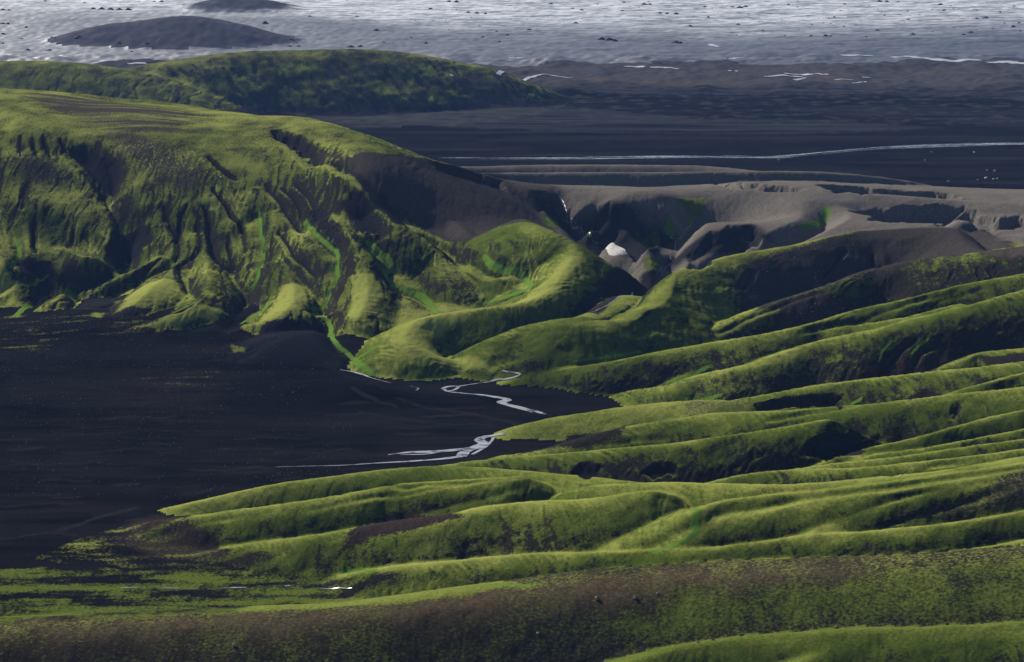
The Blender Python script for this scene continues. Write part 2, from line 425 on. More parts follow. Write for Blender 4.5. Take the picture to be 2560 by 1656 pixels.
# the S-shaped nose between the streams, and its right shoulder
roof(30 + 8, np.array([at_z(a, b, z) for a, b, z in [(1300, 548, 80), (1341, 566, 81), (1400, 596, 74), (1440, 628, 66), (1402, 690, 56), (1375, 728, 49), (1305, 757, 43), (1177, 774, 36), (1075, 790, 31), (1025, 812, 28),
     (1008, 848, 24), (1040, 876, 19), (1110, 897, 12), (1190, 914, 6), (1250, 930, 1)]]), 17, .55, .75, 90, 3, .35, shelf=15)
roof(30 + 8, np.array([at_z(a, b, z) for a, b, z in [(1440, 628, 64), (1490, 648, 58), (1550, 668, 46), (1620, 696, 28)]]), 12, .8, .8, 80, 3, .5, shelf=7, both=True)
for lab, p, z0, z1, e, r, kn, kf in RIDGES:
    sh = r * .9 if (kn > .4 or lab == 10) and lab != 35 else None
    roof(lab, crest_z(p, z0, z1, e), r, kn * (1.3 if kn > .4 and lab != 35 else 1.15), kf * 1.3, 120, 1.6, .45, shelf=sh)

# ------------------------------------------------------------------ gullies cut into the slopes: line, depth, half width
GULLIES = [
    ([(185, 362), (215, 390), (250, 440), (262, 478), (285, 520), (305, 560), (318, 600), (318, 640), (300, 676)], 20, 24),
    ([(262, 378), (283, 430), (275, 490)], 15, 15), ([(340, 560), (328, 605), (308, 660)], 10, 14),
    ([(20, 520), (35, 580), (48, 635), (32, 665), (60, 700), (95, 720), (70, 780)], 7, 9), ([(70, 665), (100, 690)], 12, 17), ([(110, 700), (112, 735)], 9, 12),
    ([(165, 700), (190, 740), (180, 775)], 9, 12), ([(255, 700), (215, 715)], 8, 10),
    ([(340, 715), (300, 745), (250, 770)], 8, 9), ([(480, 762), (440, 782), (390, 795)], 5, 6),
    ([(400, 645), (350, 690), (320, 705)], 6, 6), ([(452, 680), (490, 740), (480, 755)], 6, 8),
    ([(644, 510), (650, 560), (651, 586), (658, 604), (651, 630), (662, 644), (647, 670), (644, 695), (633, 714), (622, 735), (590, 790), (560, 830)], 8, 13),
    ([(730, 515), (762, 553), (790, 585), (821, 614), (844, 633), (842, 662), (844, 690), (836, 707), (825, 724), (818, 754), (782, 775), (818, 801), (829, 837), (840, 859), (870, 890)], 11, 15),
    ([(800, 535), (830, 580), (846, 622)], 10, 15),
    ([(845, 405), (867, 421), (920, 459), (951, 488), (1000, 540), (1039, 572), (1061, 590), (1105, 619), (1159, 648), (1217, 668), (1260, 680)], 11, 14),
    ([(857, 471), (899, 501), (930, 536), (951, 578), (925, 600), (941, 622), (972, 648), (983, 669), (966, 683), (985, 710), (1025, 732), (1054, 746), (1090, 775)], 11, 16),
    ([(890, 500), (925, 560)], 10, 20),
    ([(1225, 600), (1217, 648), (1232, 663), (1305, 688), (1326, 710), (1315, 725), (1286, 735), (1200, 760)], 8, 14),
    ([(531, 471), (552, 497), (569, 520), (582, 545), (601, 564), (607, 585)], 5, 5), ([(504, 513), (519, 534), (525, 560), (523, 587), (531, 610), (531, 627), (546, 652), (571, 671), (588, 681)], 6, 6),
    ([(571, 589), (571, 623), (580, 662)], 4, 4), ([(662, 459), (678, 480), (704, 509), (718, 534), (737, 555), (758, 574)], 6, 6), ([(702, 471), (731, 492), (750, 518), (752, 534)], 5, 5),
    ([(737, 461), (769, 488), (783, 513), (794, 543)], 5, 5), ([(695, 578), (720, 608), (737, 641), (769, 665), (790, 690)], 6, 6),
    ([(406, 512), (419, 542), (427, 569), (441, 596), (446, 628), (438, 655)], 6, 6), ([(468, 512), (452, 542), (449, 574), (444, 600)], 5, 5),
    ([(492, 569), (500, 601), (497, 623), (484, 641), (446, 671), (452, 690)], 6, 6), ([(518, 390), (540, 410), (562, 430), (590, 450)], 5, 6),
    ([(51, 340), (50, 390)], 4, 7), ([(80, 345), (90, 390)], 4, 7), ([(107, 342), (125, 392)], 4, 6), ([(148, 345), (165, 375)], 4, 6), ([(65, 460), (55, 520)], 5, 9), ([(84, 545), (85, 590), (88, 630)], 5, 7),
    ([(684, 330), (718, 345), (750, 366), (778, 392), (800, 405)], 15, 15), ([(800, 405), (850, 412), (890, 420)], 6, 8),
    ([(1386, 475), (1408, 505), (1417, 537), (1425, 554)], 17.1, 15), ([(1335, 483), (1373, 518), (1395, 537), (1419, 554)], 14.0, 12),
    ([(1425, 554), (1457, 581), (1482, 603), (1504, 625), (1550, 645), (1578, 660), (1602, 672), (1627, 690)], 18.6, 22),
    ([(1490, 510), (1463, 543), (1438, 562)], 15.5, 15), ([(1545, 540), (1512, 573), (1482, 600)], 14.0, 13), ([(1590, 505), (1627, 554), (1659, 581), (1687, 597)], 18.6, 18),
    ([(1735, 540), (1725, 567), (1709, 587), (1695, 600), (1687, 619), (1675, 640), (1680, 655), (1665, 672), (1640, 688), (1600, 715), (1540, 755), (1490, 785)], 14.0, 20),
    ([(2066, 515), (2059, 547), (2012, 571), (1960, 595), (1900, 617), (1800, 640), (1720, 665)], 15.5, 18),
    ([(2150, 520), (2188, 533), (2259, 545), (2330, 557)], 18.6, 18), ([(2376, 526), (2345, 556)], 14.0, 12), ([(2470, 548), (2430, 568)], 14.0, 12), ([(2400, 565), (2470, 585), (2541, 615)], 15.5, 16),
    ([(1770, 456), (1830, 463), (1890, 468), (1990, 474)], 10.8, 9), ([(1870, 585), (1840, 610), (1790, 640)], 14.0, 16),
    ([(2060, 690), (2090, 650), (2110, 625)], 5, 9), ([(2200, 670), (2180, 635)], 4, 8), ([(1860, 720), (1880, 680)], 5, 10), ([(1960, 745), (1990, 700)], 6, 14),
    ([(2450, 700), (2442, 670)], 4, 4), ([(2480, 695), (2470, 672)], 4, 4), ([(2370, 710), (2380, 680)], 3, 4),
    ([(2200, 940), (2245, 880), (2285, 850)], 5, 8), ([(2285, 920), (2300, 885), (2340, 865)], 4, 6),
    ([(2100, 1020), (2060, 985)], 0, 4), ([(2385, 1040), (2395, 1010)], 4, 7), ([(2030, 1125), (2090, 1140), (2150, 1130)], 5, 8),
]
def carve(G, A, L, depth, w, e_=1.6):
    R, C = rect(G, L, w * 2.2)
    if R.stop <= R.start or C.stop <= C.start: return
    d, _, e = line_dist(G.X[R, C], G.Y[R, C], L, np.minimum(1, np.minimum(np.arange(len(L)) / 3. + .25, np.arange(len(L))[::-1] / 3. + .4)))
    A[R, C] -= depth * e * np.clip(1 - d / (w * 1.5), 0, 1) ** e_
pre = hgt.copy()
GL = []
for p, dpt, w in GULLIES:
    if dpt > 5.5:
        L = smooth_line(np.array([half.cast(pre, a, b) for a, b in p]), 4)
        ash = L[len(L) // 2, 0] > 60 and L[len(L) // 2, 1] > 2150
        carve(half, hgt, L, dpt * (1.0 if ash else .55), w * (1 if ash else .7), 1.35 if ash else 1.3)
    GL.append((p, dpt, w))

# ------------------------------------------------------------------ full resolution: thin gullies, rills and roughness
h = up1(up1(hgt.astype(f32), NR, 0) if NR % 2 else up1(hgt.astype(f32), NR, 0), NC, 1)
lab = np.repeat(np.repeat(label, 2, 0), 2, 1)[:NR, :NC]
X, Y = full.X, full.Y
THIN = []
FURROWS = [([(2560, 1201), (2430, 1245), (2318, 1281), (2240, 1300), (2202, 1316)], 3.0, 3.5), ([(2560, 1215), (2480, 1238), (2380, 1262)], 1.5, 3), ([(850, 1239), (900, 1226), (995, 1216), (1068, 1211), (1200, 1203)], 2.2, 3),
    ([(1300, 1196), (1180, 1206), (1080, 1222), (960, 1246)], 1.2, 3), ([(1290, 1228), (1200, 1246), (1130, 1262), (1040, 1282), (930, 1300)], 1.6, 4), ([(1700, 1090), (1600, 1100), (1500, 1112)], 1.2, 3), ([(2173, 1010), (2090, 1024), (1990, 1040), (1900, 1060)], 1.4, 3.5),
    ([(2073, 729), (2000, 746), (1900, 785), (1830, 818), (1790, 836)], 2.2, 3), ([(2391, 729), (2300, 752), (2200, 784), (2100, 812), (2000, 836)], 2.2, 4), ([(2480, 716), (2400, 740), (2330, 768), (2240, 805), (2180, 830)], 1.6, 4),
    ([(2560, 1128), (2400, 1152), (2280, 1170)], 1.4, 3), ([(2560, 1140), (2420, 1160), (2300, 1182), (2150, 1203)], 1.4, 3), ([(2350, 1225), (2250, 1245), (2170, 1268), (2120, 1290)], 2.0, 4), ([(2000, 1255), (1920, 1270), (1850, 1290)], 2.2, 4),
    ([(620, 1290), (540, 1302), (470, 1318)], 1.0, 3), ([(1030, 1225), (900, 1250), (760, 1278)], 1.2, 3), ([(2430, 1290), (2330, 1300), (2230, 1312)], 1.2, 3)]
for p, dpt, w in FURROWS:
    L = smooth_line(np.array([half.cast(pre, a, b) for a, b in p]), 4)
    carve(full, h, L, dpt * .5, w * 1.2, 1.4)
for p, dpt, w in GL:
    if 0 < dpt <= 5.5 or (dpt <= 6 and w <= 6):
        L = smooth_line(np.array([half.cast(pre, a, b) for a, b in p]), 4)
        if dpt <= 5.5: carve(full, h, L, dpt * .7, max(2.0, w * .42), 1.0)
        THIN.append(L)
def cast(sx, sy, lift=0.0, y0=None):
    return full.cast(h, sx, sy, lift, yskip=y0)
def line(p, n=5):
    return smooth_line(np.array([cast(a, b) for a, b in p]), n)
def inside(Xa, Ya, P):
    r = np.zeros(Xa.shape, bool); n = len(P); j = n - 1
    for i in range(n):
        xi, yi, xj, yj = P[i][0], P[i][1], P[j][0], P[j][1]
        c = ((yi > Ya) != (yj > Ya)) & (Xa < (xj - xi) * (Ya - yi) / (yj - yi + 1e-9) + xi)
        r ^= c; j = i
    return r
ragx = (7 * fbm(X / 22, Y / 40, 3, 91)).astype(f32); ragy = (12 * fbm(X / 22, Y / 40, 3, 93)).astype(f32)
def area(p, feather=4.0, rag=1.0, world=False):
    """slices and 0..1 weight of a patch outlined on the ground"""
    P = np.array(p, float) if world else np.array([cast(a, b) for a, b in p])
    R, C = rect(full, P, feather + 14 * rag)
    Xa = X[R, C] + rag * ragx[R, C]; Ya = Y[R, C] + rag * ragy[R, C]
    d, _, _ = line_dist(Xa, Ya, np.vstack([P, P[:1]])[:, :3] if P.shape[1] == 3 else np.vstack([P, P[:1]]))
    sd = np.where(inside(Xa, Ya, P), d, -d)
    return (R, C), ss(-feather, feather, sd)
HOLLOWS = [([(1776, 456), (1830, 458), (1900, 462), (1990, 472), (1960, 478), (1880, 476), (1810, 466)], 7, 6), ([(2040, 462), (2120, 466), (2250, 478), (2340, 482), (2420, 498), (2300, 493), (2150, 484), (2070, 474)], 8, 6),
    ([(2180, 535), (2230, 522), (2290, 516), (2350, 512), (2400, 525), (2360, 545), (2330, 560), (2250, 556), (2190, 552)], 11, 7), ([(2350, 545), (2400, 533), (2440, 531), (2490, 545), (2540, 538), (2600, 545), (2600, 580), (2500, 590), (2440, 570)], 11, 7),
    ([(1720, 640), (1760, 600), (1830, 568), (1880, 572), (1900, 600), (1850, 620), (1780, 650), (1720, 672)], 8, 8), ([(1335, 482), (1372, 490), (1410, 530), (1420, 560), (1390, 552), (1350, 520)], 9, 5),
    ([(1440, 560), (1490, 530), (1540, 528), (1575, 525), (1590, 510), (1640, 530), (1680, 580), (1660, 620), (1600, 640), (1560, 620), (1500, 600)], 12, 7), ([(1075, 400), (1150, 420), (1250, 450), (1255, 475), (1180, 460), (1110, 430)], 8, 7),
    ([(2010, 1128), (2025, 1112), (2120, 1100), (2190, 1094), (2150, 1120), (2060, 1145)], 6, 4), ([(1430, 1185), (1450, 1172), (1500, 1176), (1500, 1192), (1465, 1200)], 3, 2.5), ([(1605, 1176), (1640, 1166), (1690, 1172), (1690, 1190), (1630, 1202)], 3, 2.5),
    ([(1885, 1014), (1960, 1000), (2105, 985), (2085, 1008), (1960, 1020), (1900, 1028)], 4, 3), ([(690, 328), (740, 345), (785, 375), (785, 398), (745, 380), (705, 350)], 7, 5)]
cut_h = []
for p, dpt, f in HOLLOWS:
    cut_h.append(area(p, f * .85, 2.3 if dpt >= 7 else 1.0) + (dpt,))
for sl, w, dpt in cut_h:
    h[sl] -= dpt * w
def slopes(h):
    gy = np.gradient(h, yrow, axis=0).astype(f32)
    gc = np.gradient(h, axis=1) / (tcol[1] - tcol[0])          # dh/dt at constant Y
    gx = (gc / Y).astype(f32)
    gy = gy - gx * (X / Y)
    return gx, gy
gx, gy = slopes(h)
slope = np.sqrt(gx * gx + gy * gy)
hill = ss(.5, 5, h - 0) * (lab > 0) * ss(6000, 5000, Y)
st = ss(.16, .5, slope) * hill
bw = 3.0 * noise(X / 24, Y / 24, 61)
sc = np.where(Y > 3300, 2.6, 1.0).astype(f32)
tilt = np.where((lab == 3), .5, 0).astype(f32) * (Y - 4700)
rill = noise((X + bw + tilt) / (8 * sc) + .8 * noise(X / 60, Y / 60, 62), Y / (70 * sc), 63) + .6 * noise((X + bw + tilt) / (3.6 * sc), Y / (34 * sc), 65)
lump = fbm(X / 34, Y / 34, 3, 67)
scal = ss(.0, .5, noise(X / 30 + .8 * noise(X / 70, Y / 70, 88), Y / 95, 89)) + .5 * ss(.1, .5, noise(X / 13, Y / 60, 90))
def xbar(y): return np.interp(y, [2050, 2130, 2200, 2450, 2600, 2700, 2915, 3000], [-20, 70, 80, 20, -60, -110, -150, -180])
cut = ss(.72, 1, 1 - 2.4 * np.abs(noise((X + bw + tilt) / (11 * sc) + .7 * noise(X / 50, Y / 70, 83), Y / (110 * sc), 85)))
cut2 = ss(.72, 1, 1 - 2.4 * np.abs(noise((X + .6 * bw + tilt) / (5 * sc), Y / (50 * sc), 87)))
amp = np.where(lab == 1, .7, np.where((lab == 2) | (lab == 3), 2.4, .3)).astype(f32)
h = h - st * np.where(lab == 1, np.where(X > xbar(Y), .2, .42), np.where((lab == 3) | (lab == 2), 2.2, .2)).astype(f32) * (cut + .45 * cut2)
h = h - ss(.28, .6, slope) * hill * ((lab >= 10) & (lab < 50) & (lab != 35)) * 1.3 * scal
h = h + hill * .8 * lump + st * amp * .6 * rill + hill * .28 * noise(X / 6, Y / 9, 69) + hill * .14 * noise(X / 2.8, Y / 4, 71)
crag = ss(.62, .85, slope) * hill
h = h + crag * (1.5 * np.abs(noise(X / 9, Y / 9, 73)) + .8 * noise(X / 3.5, Y / 3.5, 75))
# glacier crevasses and moraine roughness
icew = ss(5400, 5900, Y)
h = h + icew * (.8 * noise(X / 60, Y / 60, 77) + .4 * noise(X / 20, Y / 40, 79)) + ss(4650, 5000, Y) * 1.2 * noise(X / 20, Y / 40, 81)
gx, gy = slopes(h)
slope = np.sqrt(gx * gx + gy * gy)

# ------------------------------------------------------------------ what covers the ground: soil colour, moss, fresh green
def stroke(p, w, rag=.3, n=5):
    L = line(p, n); R, C = rect(full, L, w * 2 + 10)
    d, _, _ = line_dist(X[R, C] + rag * ragx[R, C] * .5, Y[R, C] + rag * ragy[R, C] * .5, L)
    return (R, C), ss(w * 1.15, w * .75, d)

def rgb(r, g, b): return np.array((r, g, b), f32)
BLACK, ASH, BROWN, DARK = rgb(.0078, .0075, .0086), rgb(.148, .129, .108), rgb(.062, .047, .037), rgb(.024, .021, .017)
n_big = fbm(X / 160, Y / 200, 3, 101); n_mid = fbm(X / 30, Y / 45, 3, 103); n_str = fbm(X / 220, Y / 28, 3, 105)
n_fine = fbm(X / 7, Y / 10, 2, 107)
r1 = CREST[10][0]
xb = np.interp(Y, [2050, 2130, 2200, 2450, 2700, 2915, 3000], [-20, 70, 80, 57, 0, -50, -80])
is_ash = ((lab == 1) & (X > xb) & (Y > np.interp(X, r1[:, 0], r1[:, 1]))) | (lab == 7) | (lab == 8) | (lab == 9)
lab = lab.copy()
lab[is_ash] = 8
lab[(lab == 1) & (X > xb)] = 40
lab[(lab == 1) & (Y < 1850)] = 40

soil = np.empty(X.shape + (3,), f32); soil[:] = BLACK
soil *= np.clip(1 + 1.3 * fbm(X / 260, Y / 42, 4, 151) + .5 * n_mid + .5 * noise(X / 60, Y / 9, 153), .35, 3)[..., None]
soil = soil * (1 + np.clip(fbm(X / 200, Y / 120, 3, 155), 0, 1)[..., None] * rgb(1.3, .8, .4))
def put(sl, w, col):
    soil[sl] = soil[sl] * (1 - w[..., None]) + col * w[..., None]
ALL = (slice(None), slice(None))
put(ALL, (lab == 1).astype(f32), DARK)
put(ALL, ((lab >= 10) & (lab < 50)).astype(f32) * .95, DARK)
put(ALL, ((lab == 2) | (lab == 3)).astype(f32), rgb(.035, .030, .027))
put(ALL, (lab == 8).astype(f32) * np.clip(.93 + .3 * n_mid, 0, 1), ASH)
put(ALL, ((lab == 4) | (lab == 5)).astype(f32) * np.clip(.8 + .6 * n_mid, 0, 1), rgb(.095, .088, .094))
# far plain: pale silt streaks
fp = ss(3050, 3250, Y) * (lab == 0)
put(ALL, fp * ss(.12, .45, fbm(X / 600, Y / 34, 3, 111)) * .5, rgb(.05, .05, .052))
put(ALL, fp * ss(4200, 4260, Y) * ss(.05, .3, n_mid + .5 * n_str) * .5, rgb(.06, .058, .058))
put(ALL, fp * ss(5050, 5250, Y) * ss(-.3, .3, n_str), rgb(.045, .045, .05))
for pp, cl, k in (([(1300, 192), (1700, 200), (2300, 205), (2700, 212), (2700, 250), (2300, 240), (1800, 236), (1330, 232)], rgb(.046, .046, .050), .8), ([(820, 296), (1000, 285), (1400, 262), (1750, 295), (2100, 300), (2350, 318), (2000, 332), (1500, 330), (1000, 310)], rgb(.040, .041, .044), .8),
                  ([(1900, 270), (2300, 262), (2700, 285), (2700, 330), (2300, 300)], rgb(.026, .027, .029), .6), ([(1250, 340), (1900, 336), (2500, 345), (2600, 352), (1900, 350), (1200, 352)], rgb(.024, .023, .026), .6)):
    R_ = np.array([at_z(a_, b_, 2.0) for a_, b_ in pp]); sl, w = area(R_, 25, 6.0, True)
    put(sl, w * k * ss(-.35, .25, fbm(X[sl] / 420, Y[sl] / 24, 4, 161)), cl)
mo = ss(4900, 5150, Y) * (lab == 0)
put(ALL, mo * .9, rgb(.062, .056, .055)); put(ALL, mo * ss(.05, .35, n_big) * .6, rgb(.085, .062, .05))
# ice: ash-covered low down, clean and white higher up
it = ss(5500, 5800, Y + 130 * n_big) * ((lab == 0))
dirt = ss(6200, 6950, Y + 420 * fbm(X / 700, Y / 420, 3, 115) + 120 * n_str - 480 * ss(-250, -900, X) - 260 * ss(-100, -350, X) * ss(6900, 6500, Y))
icec = (rgb(.070, .070, .077) * (1 - ss(5650, 6150, Y + 100 * n_big))[..., None] + rgb(.115, .12, .132) * ss(5650, 6150, Y + 100 * n_big)[..., None]) * (1 - dirt[..., None]) + rgb(.80, .81, .82) * dirt[..., None]
streak = ss(-.12, .26, fbm((X + .8 * Y) / 240, (Y - .12 * X) / 22, 4, 117) + .35 * fbm(X / 40, Y / 14, 3, 119))
icec = icec * (1 - .70 * streak[..., None])
soil = soil * (1 - it[..., None]) + icec * it[..., None]

moss = np.zeros(X.shape, f32); dry_shade = np.zeros(X.shape, f32); vivid = np.zeros(X.shape, f32)
LV = {1: .62, 2: .56, 3: .52, 40: .6, 38: .95, 10: .84, 11: .74, 35: .42}
for l in np.unique(lab):
    v = LV.get(int(l), .84 if 10 <= l < 50 else 0)
    moss[lab == l] = v
moss *= np.where(moss > 0, 1 + np.where(lab <= 3, .62, .22) * n_mid + .14 * n_big, 0)
flow = noise((X + bw + tilt) / (5 * sc), Y / (55 * sc), 121)
moss += (moss > 0) * ss(.2, .5, slope) * np.where(lab <= 3, .34, .10) * flow
moss -= (moss > 0) * ss(.40, .85, slope + .18 * n_fine) * np.where(lab <= 3, .30, .55)
moss += (lab == 1) * ss(.16, .5, slope) * (.22 * rill - .35 * cut)
dry_shade = np.clip(.62 + .6 * n_big + .45 * n_mid - .45 * ss(.18, .6, slope), 0, 1)  # random moss tone; steep faces painted darker to deepen their shade
vein = ss(.90, .985, 1 - np.abs(noise((X + bw + tilt) / (6.5 * sc) + .9 * noise(X / 40, Y / 60, 124), Y / (48 * sc), 125))) * ss(.12, .3, slope)
vein *= np.isin(lab, (1, 38)) * ss(-.1, .3, noise(X / 70, Y / 90, 127))
low = ss(4, 16, h + 5 * n_mid); fh = ((lab == 2) | (lab == 3)).astype(f32) * (1 - low)
moss *= 1 - fh; put(ALL, fh, rgb(.022, .022, .024))
hump = ((lab == 4) | (lab == 5)).astype(f32) * ss(12, 1, h - up1(up1(plain.astype(f32), NR, 0), NC, 1) + 9 * n_mid)
put(ALL, hump * .9, icec)
def on(sl, w, v, arr=None):
    arr = moss if arr is None else arr
    arr[sl] = arr[sl] * (1 - w) + v * w

# bare brown flank between the left hill and the ash hill
sl, w = area([(800, 388), (870, 396), (960, 386), (1060, 398), (1130, 416), (1300, 440), (1420, 480), (1420, 560), (1340, 560), (1250, 566), (1160, 600), (1080, 585), (1030, 555), (960, 500), (890, 440)], 9, 1.2)
put(sl, w * .9, rgb(.056, .047, .042)); on(sl, w, .12 + .25 * np.clip(n_mid[sl], 0, 1))
sl, w = area([(1000, 372), (1068, 397), (1177, 421), (1260, 445), (1250, 480), (1130, 450), (1040, 410)], 8, .6); put(sl, w * .7, rgb(.02, .02, .023))  # dark streak: the flank's shadow painted into the soil
# plateau of the left hill: brown bare streaks
sl, w = area([(60, 235), (250, 245), (500, 290), (420, 330), (250, 335), (180, 300), (110, 260)], 30, 2.0)
on(sl, w * ss(-.25, .2, n_str[sl] + .3 * n_mid[sl]), .14); put(sl, w, rgb(.06, .048, .038))
sl, w = area([(280, 330), (400, 350), (520, 430), (480, 470), (380, 440), (300, 380)], 20, 1.5); on(sl, w * .75, .32); put(sl, w, rgb(.055, .045, .036))
sl, w = area([(40, 390), (120, 395), (180, 430), (150, 470), (60, 450)], 14, 1.2); on(sl, w * .7, .34); put(sl, w, BROWN)
# canyon sides: shade painted in as near-black soil; last patch a black mound
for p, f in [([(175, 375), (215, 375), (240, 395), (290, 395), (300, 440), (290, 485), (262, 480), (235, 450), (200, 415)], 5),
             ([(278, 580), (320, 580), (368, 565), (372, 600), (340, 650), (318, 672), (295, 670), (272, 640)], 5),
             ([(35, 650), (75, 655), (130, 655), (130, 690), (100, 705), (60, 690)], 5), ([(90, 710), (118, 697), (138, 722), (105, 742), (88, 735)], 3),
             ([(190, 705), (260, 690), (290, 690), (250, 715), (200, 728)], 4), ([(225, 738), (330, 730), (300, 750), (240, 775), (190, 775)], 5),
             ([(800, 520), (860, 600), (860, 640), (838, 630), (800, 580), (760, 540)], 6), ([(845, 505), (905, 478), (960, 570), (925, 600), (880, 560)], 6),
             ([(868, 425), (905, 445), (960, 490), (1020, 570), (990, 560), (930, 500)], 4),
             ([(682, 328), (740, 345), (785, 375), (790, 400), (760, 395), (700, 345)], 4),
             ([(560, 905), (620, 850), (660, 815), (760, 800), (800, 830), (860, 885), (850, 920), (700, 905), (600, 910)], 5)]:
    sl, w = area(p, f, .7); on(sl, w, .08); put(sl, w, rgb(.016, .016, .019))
# the ash hill's canyon shade painted in near-black, and its few green spots
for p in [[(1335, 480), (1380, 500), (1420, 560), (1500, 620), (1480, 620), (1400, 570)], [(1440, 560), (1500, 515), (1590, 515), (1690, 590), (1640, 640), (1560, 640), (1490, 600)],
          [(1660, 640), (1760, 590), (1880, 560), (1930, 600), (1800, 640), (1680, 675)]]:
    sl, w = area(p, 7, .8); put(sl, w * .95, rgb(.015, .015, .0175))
for p, f, v in [([(1665, 494), (1700, 492), (1760, 495), (1768, 505), (1757, 520), (1753, 540), (1725, 540), (1712, 520), (1700, 507)], 2, .9),
                ([(1580, 570), (1640, 570), (1652, 600), (1640, 624), (1612, 615)], 4, .6), ([(1345, 542), (1375, 545), (1410, 565), (1390, 572), (1360, 560)], 2, .85),
                ([(1600, 655), (1635, 643), (1660, 655), (1650, 680), (1615, 685)], 4, .7), ([(1540, 655), (1590, 670), (1580, 690), (1555, 680)], 3, .45)]:
    sl, w = area(p, f, .4); on(sl, w, v)
for p, wd, v in [([(2066, 522), (2068, 535), (2059, 547), (2035, 562), (2005, 573)], 5, .9), ([(1672, 555), (1665, 575), (1682, 590)], 3, .8), ([(1727, 552), (1722, 568)], 3, .8), ([(1465, 583), (1474, 592)], 1.6, .7)]:
    sl, w = stroke(p, wd); on(sl, w, v); on(sl, w, v, vivid)
# ridges: bare tops, scree, and near-black paint for the shade in hollows
for p, v, col, f in [([(2030, 606), (2136, 580), (2227, 574), (2391, 572), (2480, 584), (2545, 614), (2400, 640), (2300, 650), (2150, 690), (2000, 740), (1900, 772), (1850, 750), (1830, 690), (1900, 650)], .1, rgb(.045, .038, .034), 16),
                     ([(2440, 632), (2560, 616), (2680, 600), (2680, 640), (2560, 640), (2480, 645)], .2, rgb(.07, .056, .046), 5),
                     ([(1950, 770), (2020, 735), (2110, 745), (2130, 780), (2000, 815), (1900, 840)], .12, rgb(.045, .034, .03), 4),
                     ([(2180, 940), (2240, 890), (2290, 900), (2350, 880), (2420, 890), (2330, 925)], .2, rgb(.04, .03, .026), 4),
                     ([(970, 1300), (1060, 1285), (1160, 1286), (1080, 1320), (950, 1345), (860, 1370), (870, 1330)], .16, rgb(.035, .026, .022), 6),
                     ([(1430, 775), (1500, 725), (1600, 690), (1650, 680), (1600, 735), (1500, 790)], .1, rgb(.022, .019, .018), 5), ([(1420, 1085), (1600, 1060), (1560, 1090), (1440, 1125), (1290, 1140)], .25, DARK, 6),
                     ([(1700, 1005), (1800, 1000), (1880, 1015), (1800, 1032), (1700, 1040)], .55, BROWN, 6),
                     ([(2450, 1230), (2560, 1170), (2680, 1150), (2680, 1240), (2560, 1275), (2300, 1300), (2200, 1320), (2250, 1290)], .4, rgb(.035, .03, .024), 8),
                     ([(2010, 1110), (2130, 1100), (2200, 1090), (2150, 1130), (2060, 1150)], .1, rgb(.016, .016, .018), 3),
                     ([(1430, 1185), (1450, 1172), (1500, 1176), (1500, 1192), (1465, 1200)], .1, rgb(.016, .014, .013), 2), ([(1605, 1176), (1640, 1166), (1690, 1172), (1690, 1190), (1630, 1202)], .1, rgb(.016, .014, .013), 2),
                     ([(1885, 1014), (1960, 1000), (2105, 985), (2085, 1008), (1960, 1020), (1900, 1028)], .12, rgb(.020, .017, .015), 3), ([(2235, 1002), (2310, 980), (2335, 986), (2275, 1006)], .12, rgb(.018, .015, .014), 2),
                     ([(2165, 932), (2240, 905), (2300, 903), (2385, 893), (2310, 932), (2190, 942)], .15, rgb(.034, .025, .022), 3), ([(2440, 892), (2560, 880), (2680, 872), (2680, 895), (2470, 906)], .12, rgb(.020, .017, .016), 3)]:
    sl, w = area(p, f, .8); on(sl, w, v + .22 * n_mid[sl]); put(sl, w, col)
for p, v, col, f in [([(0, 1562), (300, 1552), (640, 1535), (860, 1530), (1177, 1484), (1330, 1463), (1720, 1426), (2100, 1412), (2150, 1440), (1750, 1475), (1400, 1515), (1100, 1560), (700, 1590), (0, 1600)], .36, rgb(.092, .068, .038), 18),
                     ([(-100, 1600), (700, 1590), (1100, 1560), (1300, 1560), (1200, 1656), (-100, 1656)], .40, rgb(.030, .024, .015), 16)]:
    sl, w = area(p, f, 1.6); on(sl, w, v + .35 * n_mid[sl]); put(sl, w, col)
sl, w = area([(-100, 1570), (900, 1530), (1700, 1450), (2680, 1400), (2680, 1700), (-100, 1700)], 8, .8); on(sl, w * .6, .25, dry_shade)
sl, w = area([(1750, 1480), (2100, 1450), (2300, 1420), (2560, 1400), (2680, 1400), (2680, 1540), (2300, 1540), (1900, 1560), (1600, 1600), (1500, 1560)], 10, 1); on(sl, w * .8, .64 + .3 * n_mid[sl])
sl, w = area([(1130, 190), (1200, 195), (1290, 240), (1340, 262), (1250, 275), (1180, 240)], 25, 2.0); on(sl, w * .7, .15); put(sl, w, rgb(.06, .045, .042))
